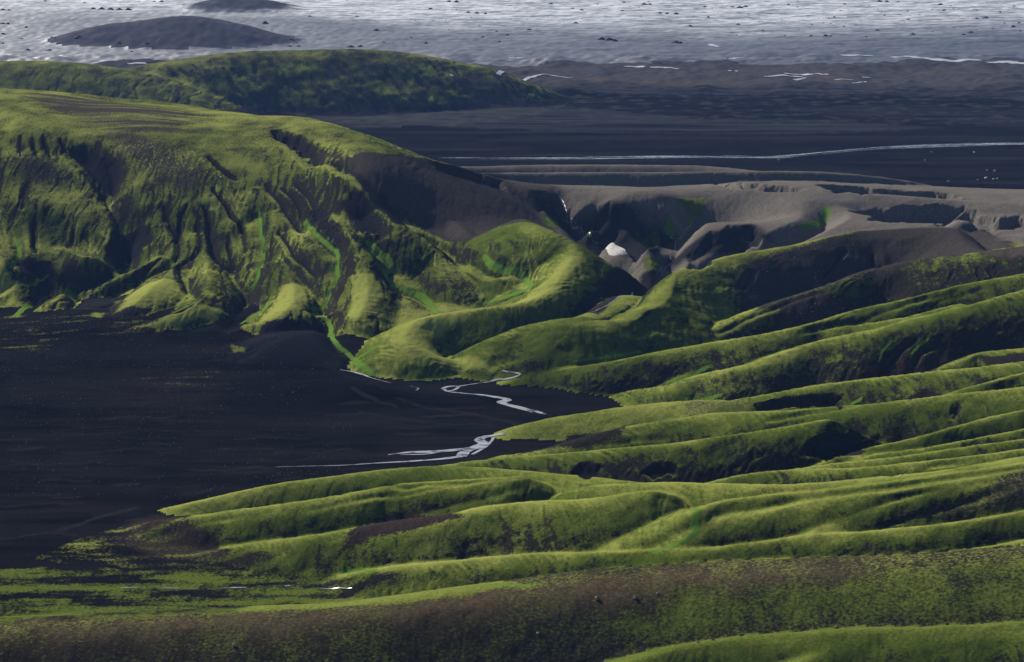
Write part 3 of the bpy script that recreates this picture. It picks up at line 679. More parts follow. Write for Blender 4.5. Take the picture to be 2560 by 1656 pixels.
# marsh and the mossy margins of the black plain
sl, w = area([(-150, 1425), (100, 1418), (350, 1425), (520, 1412), (700, 1425), (870, 1440), (1100, 1446), (1290, 1462), (1120, 1495), (850, 1522), (500, 1538), (0, 1562), (-150, 1570)], 5, 1.0)
mn = fbm(X[sl] / 60, Y[sl] / 15, 4, 131)
on(sl, w, np.clip(.50 + .95 * mn + .3 * n_fine[sl], 0, 1)); on(sl, w, .3, dry_shade)
sl, w = area([(600, 1530), (760, 1525), (1000, 1505), (1130, 1492), (1290, 1463), (1100, 1450), (900, 1480), (760, 1510)], 4, .8); on(sl, w, .78); on(sl, w, .5, dry_shade)
for p, v in [([(60, 1400), (180, 1350), (330, 1310), (420, 1295), (560, 1370), (700, 1400), (560, 1420), (300, 1420)], .34), ([(250, 755), (420, 830), (300, 850), (100, 880), (-60, 870), (-60, 800), (150, 780)], .22),
             ([(330, 930), (450, 920), (560, 930), (500, 975), (380, 985)], .2), ([(570, 860), (620, 868), (615, 885), (580, 882)], .6), ([(620, 790), (660, 770), (640, 810), (610, 815)], .6), ([(235, 780), (258, 785), (250, 795), (236, 792)], .8)]:
    sl, w = area(p, 5, 1.3); on(sl, w, np.clip(v + .7 * fbm(X[sl] / 40, Y[sl] / 12, 3, 133), 0, 1) if v < .5 else v)
sl, w = area([(330, 1300), (420, 1285), (500, 1330), (560, 1390), (420, 1400), (300, 1360)], 8, 1); put(sl, w * .7, rgb(.04, .03, .024))
# dry channels, bars and dark sand on the plain
pr = np.random.RandomState(12)
DRY = [[(0, 872), (90, 878), (160, 890)], [(470, 800), (560, 830), (640, 815)], [(500, 880), (590, 884)], [(540, 900), (700, 910), (830, 920), (960, 975)], [(880, 970), (960, 1010), (985, 1020)], [(0, 1165), (180, 1160), (400, 1158)],
       [(150, 1330), (200, 1310), (330, 1270)], [(0, 1350), (120, 1335), (190, 1345)], [(380, 1290), (450, 1270)], [(30, 940), (200, 960), (330, 990)], [(1000, 1000), (1200, 1040), (1400, 1060)], [(900, 1030), (1100, 1060), (1230, 1062)], [(1370, 1037), (1450, 1050), (1500, 1060)]]
for k in range(110):
    a_, b_ = pr.uniform(-60, 1150), pr.uniform(1000, 1330); e_ = pr.uniform(25, 190)
    DRY.append([(a_, b_), (a_ + e_ * .5, b_ + pr.uniform(-3, 3)), (a_ + e_, b_ - e_ * .03 + pr.uniform(-4, 4))])
sl, w = area([(560, 960), (700, 925), (850, 935), (965, 1012), (900, 1035), (650, 1040), (520, 1010)], 12, 1.0); put(sl, w * .6, rgb(.0045, .0046, .0055))
for k, p in enumerate(DRY):
    if any(cast(*q)[2] > 22 for q in p): continue
    sl, w = stroke(p, pr.uniform(1.0, 4.0), 2.2, 3)
    dk = k > 13 and k % 3 == 0
    put(sl, w * (lab[sl] == 0) * (.55 if k > 13 else .75), rgb(.004, .004, .0048) if dk else rgb(.019, .0175, .0165) * pr.uniform(.6, 1.2))
# shaly rise beyond
put(ALL, (lab == 6).astype(f32) * np.clip(.5 + n_mid, 0, 1), rgb(.055, .053, .052))
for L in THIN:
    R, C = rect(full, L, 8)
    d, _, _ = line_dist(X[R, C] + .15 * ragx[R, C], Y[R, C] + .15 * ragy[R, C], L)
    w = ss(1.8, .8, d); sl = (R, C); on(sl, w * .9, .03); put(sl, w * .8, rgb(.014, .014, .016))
for P_, f in [([(880, 690), (925, 685), (960, 735), (925, 770), (895, 800), (872, 790), (885, 745)], 6), ([(705, 715), (755, 715), (772, 770), (700, 795), (640, 812), (690, 760)], 6), ([(340, 820), (430, 790), (520, 765), (565, 780), (540, 798), (430, 818)], 5),
              ([(1010, 815), (1075, 790), (1180, 775), (1060, 840), (1080, 870), (1180, 895), (1240, 925), (1120, 910), (1010, 890)], 8), ([(1380, 690), (1430, 640), (1455, 640), (1420, 710), (1330, 760), (1270, 765)], 8), ([(-60, 650), (15, 655), (40, 720), (10, 740), (-60, 740)], 6), ([(350, 720), (430, 700), (460, 740), (380, 770), (290, 780)], 8)]:
    sl, w = area(P_, f, .8); on(sl, w * .8, .95); on(sl, w, 1.0, dry_shade)
# bright green along running water and in wet hollows
GREEN = [([(644, 520), (648, 545), (650, 560), (651, 586), (658, 604), (651, 630), (662, 644), (647, 670), (644, 695), (633, 714), (622, 722)], 2.2), ([(672, 755), (660, 775), (630, 795), (605, 808)], 2.5),
         ([(762, 555), (778, 570), (790, 588), (821, 614), (844, 633), (842, 662), (844, 690), (836, 707), (825, 724), (818, 754), (782, 775), (818, 801), (829, 837), (840, 859), (870, 885), (900, 905)], 2.6),
         ([(919, 605), (945, 630), (977, 663), (963, 685), (985, 710), (1025, 732), (1054, 746), (1075, 765), (1098, 781)], 3.4), ([(1000, 725), (1050, 735), (1080, 760)], 2.5),
         ([(1210, 640), (1232, 663), (1270, 678), (1305, 688), (1326, 710), (1315, 725), (1286, 735), (1230, 752), (1200, 760)], 3.2),
         ([(45, 600), (48, 625), (40, 650), (28, 668)], 2.2), ([(85, 715), (105, 700), (120, 690)], 1.8), ([(170, 725), (178, 740), (188, 755)], 4), ([(276, 665), (290, 678), (300, 690)], 2), ([(40, 790), (62, 770), (75, 765)], 4),
         ([(315, 660), (325, 662), (310, 685)], 1.5), ([(955, 860), (920, 880), (890, 905), (930, 935)], 3),
         ([(1745, 1275), (1735, 1310), (1742, 1330), (1725, 1345), (1690, 1362), (1640, 1380)], 3.0), ([(1765, 920), (1740, 935), (1700, 955), (1680, 960)], 2.5), ([(860, 1430), (900, 1427), (935, 1427)], 3), ([(1170, 1466), (1250, 1463), (1330, 1464)], 2.5),
         ([(2280, 880), (2300, 860), (2320, 850)], 1.4), ([(2200, 900), (2215, 870), (2240, 850)], 1.2), ([(1440, 905), (1530, 890), (1600, 880)], 2), ([(1520, 745), (1495, 760)], 2),
         ([(1700, 995), (1800, 990)], 2.5), ([(2130, 1010), (2150, 1000)], 2), ([(1070, 900), (1050, 925)], 2)]
for p, wd in GREEN:
    sl, w = stroke(p, wd * .75, .4); on(sl, w, .95); on(sl, w, 1.0, vivid)
    sl, w = stroke(p, wd * 3.2, .8); w = w * .35 * (moss[sl] < .9); on(sl, w, .7); on(sl, w, .3, vivid)
moss = moss + vein * .3 * (moss > .15); dry_shade = np.clip(dry_shade + vein * .45, 0, 1)
soil = np.clip(soil, .003, .9)
moss = np.clip(moss, 0, 1)

# ------------------------------------------------------------------ materials
def new_mat(name):
    m = bpy.data.materials.new(name); m.use_nodes = True
    return m, m.node_tree.nodes, m.node_tree.links, m.node_tree.nodes["Principled BSDF"]
def ramp(N, a, b):
    n = N.new("ShaderNodeMapRange"); n.interpolation_type = 'SMOOTHSTEP'
    n.inputs[1].default_value = a; n.inputs[2].default_value = b
    return n
def math_n(N, L, op, a, b=None):
    n = N.new("ShaderNodeMath"); n.operation = op
    for i, v in enumerate((a, b)):
        if v is None: continue
        if isinstance(v, (int, float)): n.inputs[i].default_value = v
        else: L.new(v, n.inputs[i])
    return n.outputs[0]
def noise_n(N, L, vec, scale, detail=3, rough=.55):
    n = N.new("ShaderNodeTexNoise"); n.inputs["Scale"].default_value = scale; n.inputs["Detail"].default_value = detail; n.inputs["Roughness"].default_value = rough
    L.new(vec, n.inputs["Vector"]); return n.outputs["Fac"]
def mix_n(N, L, f, a, b):
    n = N.new("ShaderNodeMix"); n.data_type = 'RGBA'
    if isinstance(f, (int, float)): n.inputs[0].default_value = f
    else: L.new(f, n.inputs[0])
    for i, v in ((6, a), (7, b)):
        if isinstance(v, tuple): n.inputs[i].default_value = v + (1,)
        else: L.new(v, n.inputs[i])
    return n.outputs[2]

gm, N, L, B = new_mat("ground_cover")
tc = N.new("ShaderNodeTexCoord").outputs["Object"]
def attr(n):
    a = N.new("ShaderNodeAttribute"); a.attribute_name = n; return a
a_soil = attr("soil").outputs["Color"]; a_moss = attr("moss").outputs["Fac"]; a_dry_shade = attr("dry_shade").outputs["Fac"]; a_viv = attr("vivid").outputs["Fac"]
f1 = noise_n(N, L, tc, .55, 4, .65); f2 = noise_n(N, L, tc, .11, 4, .6); f3 = noise_n(N, L, tc, 1.7, 2, .5)
mp = N.new("ShaderNodeMapping"); L.new(tc, mp.inputs[0]); mp.inputs["Scale"].default_value = (1, .22, .22)
f4 = noise_n(N, L, mp.outputs[0], .30, 4, .6)
g = math_n(N, L, 'ADD', math_n(N, L, 'MULTIPLY', math_n(N, L, 'SUBTRACT', f1, .5), .95), math_n(N, L, 'MULTIPLY', math_n(N, L, 'SUBTRACT', f2, .5), .35))
g = math_n(N, L, 'ADD', g, math_n(N, L, 'MULTIPLY', math_n(N, L, 'SUBTRACT', f4, .5), .35))
cov = ramp(N, .32, .74); L.new(math_n(N, L, 'ADD', a_moss, g), cov.inputs[0])
d = ramp(N, .15, .95); L.new(math_n(N, L, 'ADD', a_dry_shade, math_n(N, L, 'MULTIPLY', math_n(N, L, 'SUBTRACT', f1, .5), .9)), d.inputs[0])
mcol = mix_n(N, L, d.outputs[0], (.070, .100, .013), (.265, .285, .062))
ob = ramp(N, .50, .72); L.new(math_n(N, L, 'ADD', math_n(N, L, 'MULTIPLY', f2, .55), math_n(N, L, 'MULTIPLY', f4, .45)), ob.inputs[0])
mcol = mix_n(N, L, math_n(N, L, 'MULTIPLY', ob.outputs[0], .75), mcol, (.105, .095, .026))
vr = ramp(N, .38, .60); L.new(math_n(N, L, 'ADD', a_viv, math_n(N, L, 'MULTIPLY', math_n(N, L, 'SUBTRACT', math_n(N, L, 'ADD', math_n(N, L, 'MULTIPLY', f1, .6), math_n(N, L, 'MULTIPLY', f3, .4)), .5), 2.2)), vr.inputs[0])
vm = N.new("ShaderNodeMapRange"); L.new(f3, vm.inputs[0]); vm.inputs[1].default_value = .3; vm.inputs[2].default_value = .7; vm.inputs[3].default_value = .76; vm.inputs[4].default_value = 1.22
ms = N.new("ShaderNodeVectorMath"); ms.operation = 'SCALE'; L.new(mcol, ms.inputs[0]); L.new(vm.outputs[0], ms.inputs["Scale"])
mcol = mix_n(N, L, vr.outputs[0], ms.outputs[0], (.10, .19, .024))
sv = N.new("ShaderNodeMapRange"); L.new(f1, sv.inputs[0]); sv.inputs[1].default_value = .3; sv.inputs[2].default_value = .7; sv.inputs[3].default_value = .6; sv.inputs[4].default_value = 1.45
sc_ = N.new("ShaderNodeVectorMath"); sc_.operation = 'SCALE'; L.new(a_soil, sc_.inputs[0]); L.new(sv.outputs[0], sc_.inputs["Scale"])
col = mix_n(N, L, cov.outputs[0], sc_.outputs[0], mcol)
N.remove(B)
B = N.new("ShaderNodeBsdfDiffuse"); L.new(B.outputs[0], N["Material Output"].inputs["Surface"])
L.new(col, B.inputs["Color"])
bp = N.new("ShaderNodeBump"); bp.inputs["Strength"].default_value = .4; bp.inputs["Distance"].default_value = .7
hh = math_n(N, L, 'ADD', math_n(N, L, 'MULTIPLY', f1, .7), math_n(N, L, 'MULTIPLY', f3, .25))
hh = math_n(N, L, 'ADD', hh, math_n(N, L, 'MULTIPLY', cov.outputs[0], .25))
L.new(hh, bp.inputs["Height"]); L.new(bp.outputs[0], B.inputs["Normal"])

ic, N, L, B = new_mat("glacier_ice")
tc = N.new("ShaderNodeTexCoord").outputs["Object"]
a = N.new("ShaderNodeAttribute"); a.attribute_name = "soil"
mp = N.new("ShaderNodeMapping"); L.new(tc, mp.inputs[0]); mp.inputs["Scale"].default_value = (.35, 1.2, 1)
s1 = noise_n(N, L, mp.outputs[0], .05, 5, .65)
r = ramp(N, .44, .62); L.new(s1, r.inputs[0])
mp2 = N.new("ShaderNodeMapping"); L.new(tc, mp2.inputs[0]); mp2.inputs["Scale"].default_value = (.5, 1, 1)
r2 = ramp(N, .60, .66); L.new(noise_n(N, L, mp2.outputs[0], .022, 6, .7), r2.inputs[0])
c1 = mix_n(N, L, math_n(N, L, 'MULTIPLY', r.outputs[0], .62), a.outputs["Color"], (.070, .069, .077))
L.new(mix_n(N, L, math_n(N, L, 'MULTIPLY', r2.outputs[0], .85), c1, (.035, .035, .042)), B.inputs["Base Color"])
B.inputs["Roughness"].default_value = .5
B.inputs["Specular IOR Level"].default_value = .3
bp = N.new("ShaderNodeBump"); bp.inputs["Strength"].default_value = .8; bp.inputs["Distance"].default_value = 2
L.new(s1, bp.inputs["Height"]); L.new(bp.outputs[0], B.inputs["Normal"])

# ------------------------------------------------------------------ one mesh for every hill, ridge and plain
nx, ny = -gx, -gy
nl = 1 / np.sqrt(nx * nx + ny * ny + 1)
NORM = np.stack([nx * nl, ny * nl, nl], -1).astype(f32)
flab = lab[:-1, :-1].copy()
ice_f = (Y[:-1, :-1] > 5660 + 330 * fbm(X[:-1, :-1] / 260, Y[:-1, :-1] / 240, 4, 141)) & (flab == 0)
flab[ice_f] = 50
flab[(flab == 0) & (Y[:-1, :-1] > 4880)] = 51
flab[(flab == 0) & (Y[:-1, :-1] > 3050)] = 52
flab[flab == 7] = 8; flab[flab == 9] = 8
def tag(o, label, cat=None, group=None, kind=None):
    o["label"] = label
    if cat: o["category"] = cat
    if group: o["group"] = group
    if kind: o["kind"] = kind
    return o
def sheet(name, l, mat):
    r, c = np.nonzero(flab == l)
    if len(r) == 0: return None
    i0 = r * NC + c
    q = np.stack([i0, i0 + 1, i0 + NC + 1, i0 + NC], 1)
    u, inv = np.unique(q.ravel(), return_inverse=True)
    me = bpy.data.meshes.new(name)
    nv, nf = len(u), len(q)
    me.vertices.add(nv); me.loops.add(nf * 4); me.polygons.add(nf)
    co = np.stack([X.ravel()[u], Y.ravel()[u], h.ravel()[u]], 1).astype(f32)
    me.vertices.foreach_set("co", co.ravel())
    me.loops.foreach_set("vertex_index", inv.astype(np.int32))
    me.polygons.foreach_set("loop_start", np.arange(0, nf * 4, 4, dtype=np.int32))
    me.polygons.foreach_set("use_smooth", np.ones(nf, bool))
    me.update(calc_edges=True)
    a = me.attributes.new("soil", 'FLOAT_COLOR', 'POINT')
    a.data.foreach_set("color", np.c_[soil.reshape(-1, 3)[u], np.ones(nv, f32)].astype(f32).ravel())
    for n_, arr in (("moss", moss), ("dry_shade", dry_shade), ("vivid", vivid)):
        a = me.attributes.new(n_, 'FLOAT', 'POINT'); a.data.foreach_set("value", arr.ravel()[u].astype(f32))
    me.normals_split_custom_set_from_vertices(NORM.reshape(-1, 3)[u])
    me.materials.append(mat)
    o = bpy.data.objects.new(name, me); COL.objects.link(o)
    return o
NAMES = {
    0: ("black_sand_plain", "flat black sand plain spreading left of the mossy ridges", "plain"),
    1: ("mossy_hill", "large gullied mossy hill with dark canyons and a brown right flank", "hill"),
    2: ("mossy_hill", "low dark green hill at the far left, joined to the long hill by a notch", "hill"),
    3: ("mossy_hill", "long whale-backed mossy hill on the plain below the glacier", "hill"),
    4: ("dark_hill", "broad dark purple hump standing in the grey ice", "hill"),
    5: ("dark_hill", "small dark hill in the white ice at the top edge", "hill"),
    6: ("shale_rise", "low shaly rise on the dark plain at the foot of the long mossy hill", "rise"),
    8: ("ash_hill", "bare grey ash hill with black shadowed gullies", "hill"),
    38: ("mossy_spur", "bright green S-shaped spur between two stream valleys, ending in a blunt nose", "ridge"),
    40: ("valley_floor", "dark mossy valley floor between the green ridges", "ground"),
    50: ("glacier", "pale ash-streaked glacier tongue along the top", "glacier"),
    51: ("moraine", "lumpy grey brown moraine with pools in front of the glacier", "ground"),
    52: ("outwash_plain", "dark blue outwash plain between the ash hill and the moraine", "plain"),
    10: ("mossy_ridge", "ridge with a green crest at its tip and a brown dome at its right end, below the ash hill", "ridge"),
    11: ("mossy_ridge", "mossy ridge with a reddish scree hollow under its crest", "ridge"),
    12: ("mossy_ridge", "long low ridge whose tip points at the S-shaped spur", "ridge"),
    13: ("mossy_ridge", "narrow bright ridge merging into the wide lit slope at right", "ridge"),
    14: ("mossy_ridge", "ridge with a tall dark face and a low rounded mound at its tip", "ridge"),
    15: ("mossy_ridge", "short ridge with black rock ledges at the right edge", "ridge"),
    16: ("mossy_ridge", "smooth bright ridge with eroded black hollows under its crest", "ridge"),
    17: ("mossy_ridge", "low flat ridge whose tip meets the white stream bend", "ridge"),
    18: ("mossy_ridge", "short thin ridge tucked under the smooth bright one at right", "ridge"),
    19: ("mossy_ridge", "broad smooth green ridge with a dark hollow at its right", "ridge"),
    20: ("mossy_ridge", "long ridge with small black caves in its dark lower face", "ridge"),
    21: ("mossy_ridge", "ridge rising right of the black pit", "ridge"),
    22: ("mossy_ridge", "slim upper ridge of the pair right of the black pit", "ridge"),
    23: ("mossy_ridge", "slim lower ridge of the pair right of the black pit", "ridge"),
    24: ("mossy_ridge", "pointed bright ridge starting on the flat valley floor", "ridge"),
    25: ("mossy_ridge", "very thin ridge just under the pointed bright one", "ridge"),
    26: ("mossy_ridge", "pale green tongue reaching furthest onto the black plain with a dark furrow below it", "ridge"),
    27: ("mossy_ridge", "wide bright green shelf fanning out to the right edge", "ridge"),
    28: ("mossy_ridge", "green tongue with a bright yellow rim at its tip", "ridge"),
    29: ("mossy_ridge", "large rounded hump with a brown bare patch at its left", "ridge"),
    30: ("mossy_ridge", "smooth fold right of the bright green hollow", "ridge"),
    31: ("mossy_ridge", "dark-faced fold running down to the bright green hollow", "ridge"),
    32: ("mossy_ridge", "folded ridge with a thin furrow below its crest, above the long crest", "ridge"),
    33: ("mossy_ridge", "long smooth bright crest above the brown foreground hill", "ridge"),
    34: ("mossy_ridge", "short grey green ridge by the right edge behind the brown hill", "ridge"),
    35: ("mossy_hill", "broad brown-topped foreground hill", "hill"),
    36: ("mossy_ridge", "low green ridge in front of the brown hill, upper one of two", "ridge"),
    37: ("mossy_ridge", "nearest green ridge, at the bottom right corner", "ridge"),
}
for l in np.unique(flab):
    nm, txt, cat = NAMES[int(l)]
    o = sheet(nm, l, ic if l == 50 else gm)
    tag(o, txt, cat, kind="structure")

# ------------------------------------------------------------------ water, snow, stones
wm, N, L, B = new_mat("stream_water")
B.inputs["Base Color"].default_value = (.30, .30, .31, 1); B.inputs["Roughness"].default_value = .22; B.inputs["IOR"].default_value = 1.33
tc = N.new("ShaderNodeTexCoord").outputs["Object"]
n1 = noise_n(N, L, tc, .10, 5, .6)
r = ramp(N, .34, .58); L.new(n1, r.inputs[0])
L.new(mix_n(N, L, r.outputs[0], (.07, .07, .074), (.40, .40, .41)), B.inputs["Base Color"])
bp = N.new("ShaderNodeBump"); bp.inputs["Strength"].default_value = .3; bp.inputs["Distance"].default_value = .5; L.new(n1, bp.inputs["Height"]); L.new(bp.outputs[0], B.inputs["Normal"])
pm, N, L, B = new_mat("pool_water")
B.inputs["Base Color"].default_value = (.5, .5, .5, 1); B.inputs["Roughness"].default_value = .3; B.inputs["IOR"].default_value = 1.33
sm, N, L, B = new_mat("old_snow")
tc = N.new("ShaderNodeTexCoord").outputs["Object"]
n1 = noise_n(N, L, tc, .5, 4, .65); r = ramp(N, .4, .7); L.new(n1, r.inputs[0])
L.new(mix_n(N, L, r.outputs[0], (.42, .395, .37), (.24, .22, .20)), B.inputs["Base Color"]); B.inputs["Roughness"].default_value = .8
def rock_mat(name, a, b, s):
    m, N, L, B = new_mat(name)
    tc = N.new("ShaderNodeTexCoord").outputs["Object"]
    n1 = noise_n(N, L, tc, s, 4, .65); r = ramp(N, .35, .65); L.new(n1, r.inputs[0])
    L.new(mix_n(N, L, r.outputs[0], a, b), B.inputs["Base Color"]); B.inputs["Roughness"].default_value = .95; B.inputs["Specular IOR Level"].default_value = .1
    return m
grey_rock = rock_mat("grey_rock", (.15, .14, .13), (.30, .28, .26), 1.5)
red_rock = rock_mat("reddish_rock", (.16, .09, .07), (.26, .17, .14), 1.5)
pale_rock = rock_mat("pale_rock", (.35, .33, .30), (.55, .52, .48), .8)
till = rock_mat("dark_till", (.020, .020, .024), (.045, .043, .045), .3)

def mesh_obj(name, V, Fc, mat, smooth=False, loc=None):
    me = bpy.data.meshes.new(name); me.from_pydata([tuple(map(float, v)) for v in V], [], Fc); me.update()
    if smooth: me.polygons.foreach_set("use_smooth", [True] * len(me.polygons))
    me.materials.append(mat)
    o = bpy.data.objects.new(name, me); COL.objects.link(o)
    if loc is not None: o.location = loc
    return o
def hs(x, y):
    x = np.asarray(x, float); y = np.asarray(y, float)
    return full.sample(h, x, y)
rs = np.random.RandomState(5)
def ribbons(name, label, runs, mat, cat="stream", up=.35, wig=.35):
    """flat strips of water draped over the ground; each run is (photograph points, width in metres at both ends and the middle)"""
    V, Fc = [], []
    for p, w0, wm_, w1 in runs:
        Lw = smooth_line(np.array([cast(a, b) for a, b in p]), 3)[:, :2]
        s = np.r_[0, np.cumsum(np.hypot(*np.diff(Lw, axis=0).T))]
        st = max(2.5, s[-1] / 160); q = np.arange(0, s[-1] + st, st); q[-1] = s[-1]
        P = np.c_[np.interp(q, s, Lw[:, 0]), np.interp(q, s, Lw[:, 1])]
        T = np.gradient(P, axis=0); T /= np.linalg.norm(T, axis=1)[:, None] + 1e-9
        nrm = np.c_[-T[:, 1], T[:, 0]]
        u = q / s[-1]
        w = .58 * np.interp(u, [0, .5, 1], [w0, wm_, w1]) * (1 + .45 * noise(q / 14, q * 0, 7 + len(V))) * .5
        sh = wig * w * 2 * noise(q / 23, q * 0, 11 + len(V))
        i0 = len(V)
        for k in range(len(P)):
            for e in (-1, 0, 1):
                xy = P[k] + nrm[k] * (w[k] * e + sh[k])
                V.append((xy[0], xy[1], float(hs([xy[0]], [xy[1]])[0]) + up))
        for k in range(len(P) - 1):
            for e in range(2):
                a = i0 + k * 3 + e
                Fc.append((a, a + 1, a + 4, a + 3))
    o = mesh_obj(name, V, Fc, mat, True)
    tag(o, label, cat, kind="structure"); return o

ribbons("stream", "white braided stream bending across the black sand by the tip of the long low ridge",
        [([(1163, 985), (1214, 990), (1266, 999), (1256, 1007), (1279, 1015), (1315, 1025), (1341, 1030), (1366, 1037)], 4, 14, 5),
         ([(1262, 1010), (1300, 1022), (1330, 1032)], 4, 9, 3), ([(1105, 973), (1120, 968), (1146, 967), (1136, 976), (1115, 979)], 5, 6, 4), ([(1108, 974), (1120, 980), (1147, 983), (1163, 985)], 5, 4, 4)], wm)
ribbons("stream", "thin stream curling round the nose of the S-shaped spur",
        [([(1256, 928), (1268, 931), (1301, 937), (1279, 946), (1232, 952), (1192, 960), (1146, 967)], 2, 4, 3)], wm)
ribbons("stream", "silvery stream fanning out below the ridge tip onto the black plain",
        [([(1262, 1085), (1214, 1092), (1199, 1101), (1208, 1110), (1192, 1120), (1163, 1132), (1150, 1142)], 8, 15, 12), ([(1195, 1119), (1105, 1129), (1032, 1132), (970, 1138)], 12, 11, 3),
         ([(1155, 1142), (1068, 1152), (959, 1158), (850, 1165), (760, 1167), (691, 1169)], 9, 3, .8), ([(1235, 1096), (1215, 1118), (1180, 1138)], 3, 6, 4), ([(1105, 1131), (1060, 1137), (1000, 1138)], 3, 6, 2)], wm)
ribbons("stream", "faint thread of water below the green bank at the foot of the S-shaped spur",
        [([(850, 925), (886, 932), (923, 944), (977, 959)], 2, 3, 2), ([(1025, 966), (1046, 972), (1039, 977)], 2, 3, 2)], wm)
ribbons("stream", "pale stony stream threading the black canyon of the ash hill past the snow",
        [([(1386, 475), (1408, 505), (1417, 537), (1425, 554), (1457, 581), (1482, 603), (1504, 624)], .5, 1.0, .8), ([(1343, 490), (1373, 518), (1395, 537), (1419, 554)], .4, .6, .4)], wm)
ribbons("stream", "pale stream in the canyon right of the mossy knob",
        [([(1730, 552), (1725, 567), (1709, 587), (1695, 600), (1687, 619), (1675, 640), (1682, 655), (1665, 670), (1640, 688)], .5, .9, .8), ([(1655, 580), (1687, 597)], .4, .6, .4)], wm)
ribbons("stream", "pale stream in the dark valley behind the green-crested ridge",
        [([(1582, 733), (1534, 754), (1497, 774), (1480, 782)], 2, 1.6, 1.2)], wm)
ribbons("stream", "glints of water along the mossy marsh at the bottom left",
        [([(302, 1471), (345, 1471)], 1, 2.5, 1), ([(407, 1471), (447, 1472)], .8, 2, .8), ([(556, 1471), (618, 1470)], 1, 3, 1), ([(712, 1467), (726, 1465)], 2, 4, 2), ([(800, 1472), (845, 1471), (880, 1471)], .5, 1.4, .8)], wm, wig=.15)
main = [(1088, 394), (1140, 395), (1214, 396), (1395, 396), (1577, 394), (1710, 392), (1845, 395), (1955, 394), (2027, 387), (2136, 376), (2184, 370), (2318, 365), (2427, 362), (2560, 360), (2690, 357)]
runs = []
mx = np.array(main, float)
for k in range(55):
    a = rs.uniform(1090, 2600); e = rs.uniform(60, 420); off = rs.normal(0, 1.5) + (1.5 if 2000 < a < 2300 else 0) * rs.normal()
    q = np.linspace(a, min(a + e, 2690), 5)
    runs.append(([(x, np.interp(x, mx[:, 0], mx[:, 1]) + off + rs.uniform(-.5, .5)) for x in q], 1, rs.uniform(2.5, 8), 1))
ribbons("river", "pale braided river crossing the dark outwash plain behind the ash hill", runs, wm, "river", .5, .6)
POOLS = [("long white meltwater lake in the moraine at the right edge", [([(2229, 143), (2318, 147), (2409, 151), (2500, 156), (2560, 160), (2690, 167)], 30, 44, 50), ([(2102, 138), (2140, 139), (2181, 140)], 28, 40, 20)]),
         ("cluster of white pools round a low islet in the moraine", [([(1909, 192), (1945, 190), (1985, 192), (2016, 196)], 8, 24, 10), ([(1961, 184), (1992, 187), (2072, 188)], 20, 26, 8), ([(1985, 201), (2000, 199), (2014, 198)], 14, 26, 10)]),
         ("small white pools right of the islet cluster", [([(2085, 201), (2105, 199), (2132, 201)], 4, 12, 8), ([(2130, 209), (2150, 207), (2165, 205)], 10, 16, 8), ([(2155, 194), (2176, 195)], 14, 14, 4)]),
         ("small white pool high on the moraine, right of the middle", [([(1812, 148), (1835, 147), (1853, 145)], 6, 20, 30)]), ("tiny white pool above the islet cluster", [([(1822, 179), (1842, 178)], 8, 20, 12)]),
         ("short white meltwater streak at the edge of the ice", [([(1774, 111), (1782, 115), (1797, 118)], 20, 30, 14)]), ("white pool beyond the reddish moraine bank", [([(1273, 145), (1290, 147), (1304, 145)], 8, 26, 30)]),
         ("thin white channel in the middle of the moraine", [([(1559, 167), (1585, 168), (1611, 169)], 10, 24, 20), ([(1626, 169), (1660, 170), (1697, 173)], 14, 22, 8)]),
         ("long thin white channel behind the tip of the whale-backed hill", [([(1246, 188), (1340, 190), (1432, 194)], 16, 20, 10)]), ("small white pool in the notch of the far hills", [([(318, 159), (342, 159), (366, 160)], 10, 34, 30)])]
for t_, runs in POOLS:
    ribbons("meltwater_pool", t_, runs, pm, "pool", 1.0, .15)

def patch(name, label, cat, P, thick, mat, res=14):
    """a lens of snow lying in a hollow"""
    W_ = np.array([cast(a, b) for a, b in P]); c = W_.mean(0)
    n = 40; A = np.vstack([W_, W_[:1]]); s = np.r_[0, np.cumsum(np.hypot(*np.diff(A[:, :2], axis=0).T))]
    q = np.linspace(0, s[-1], n, endpoint=False)
    E_ = np.c_[np.interp(q, s, A[:, 0]), np.interp(q, s, A[:, 1])]
    V, Fc = [], []
    for k in range(res + 1):
        f = 1 - k / res
        for j in range(n):
            x, y = c[:2] + (E_[j] - c[:2]) * f
            V.append((x, y, float(hs([x], [y])[0]) - .25 + thick * min(1, (1 - f) * 3 + .0) ** .5 + .12 * float(noise(np.array([x / 3]), np.array([y / 3]), 5)[0])))
    for k in range(res):
        for j in range(n):
            a, b = k * n + j, k * n + (j + 1) % n
            Fc.append((a, b, b + n, a + n))
    V = np.array(V); V -= c
    return tag(mesh_obj(name, V, Fc, mat, True, c), label, cat)
patch("snow_patch", "dirty white snow patch lying in the black canyon below the ash hill", "snow patch", [(1504, 625), (1520, 614), (1537, 612), (1548, 618), (1555, 628), (1577, 643), (1552, 638), (1537, 641), (1522, 639)], 1.6, sm)
patch("snow_patch", "tiny white snow patch high on the right end of the whale-backed far hill", "snow patch", [(1124, 186), (1131, 187), (1137, 190), (1133, 193), (1128, 191)], 1.2, sm, 6)

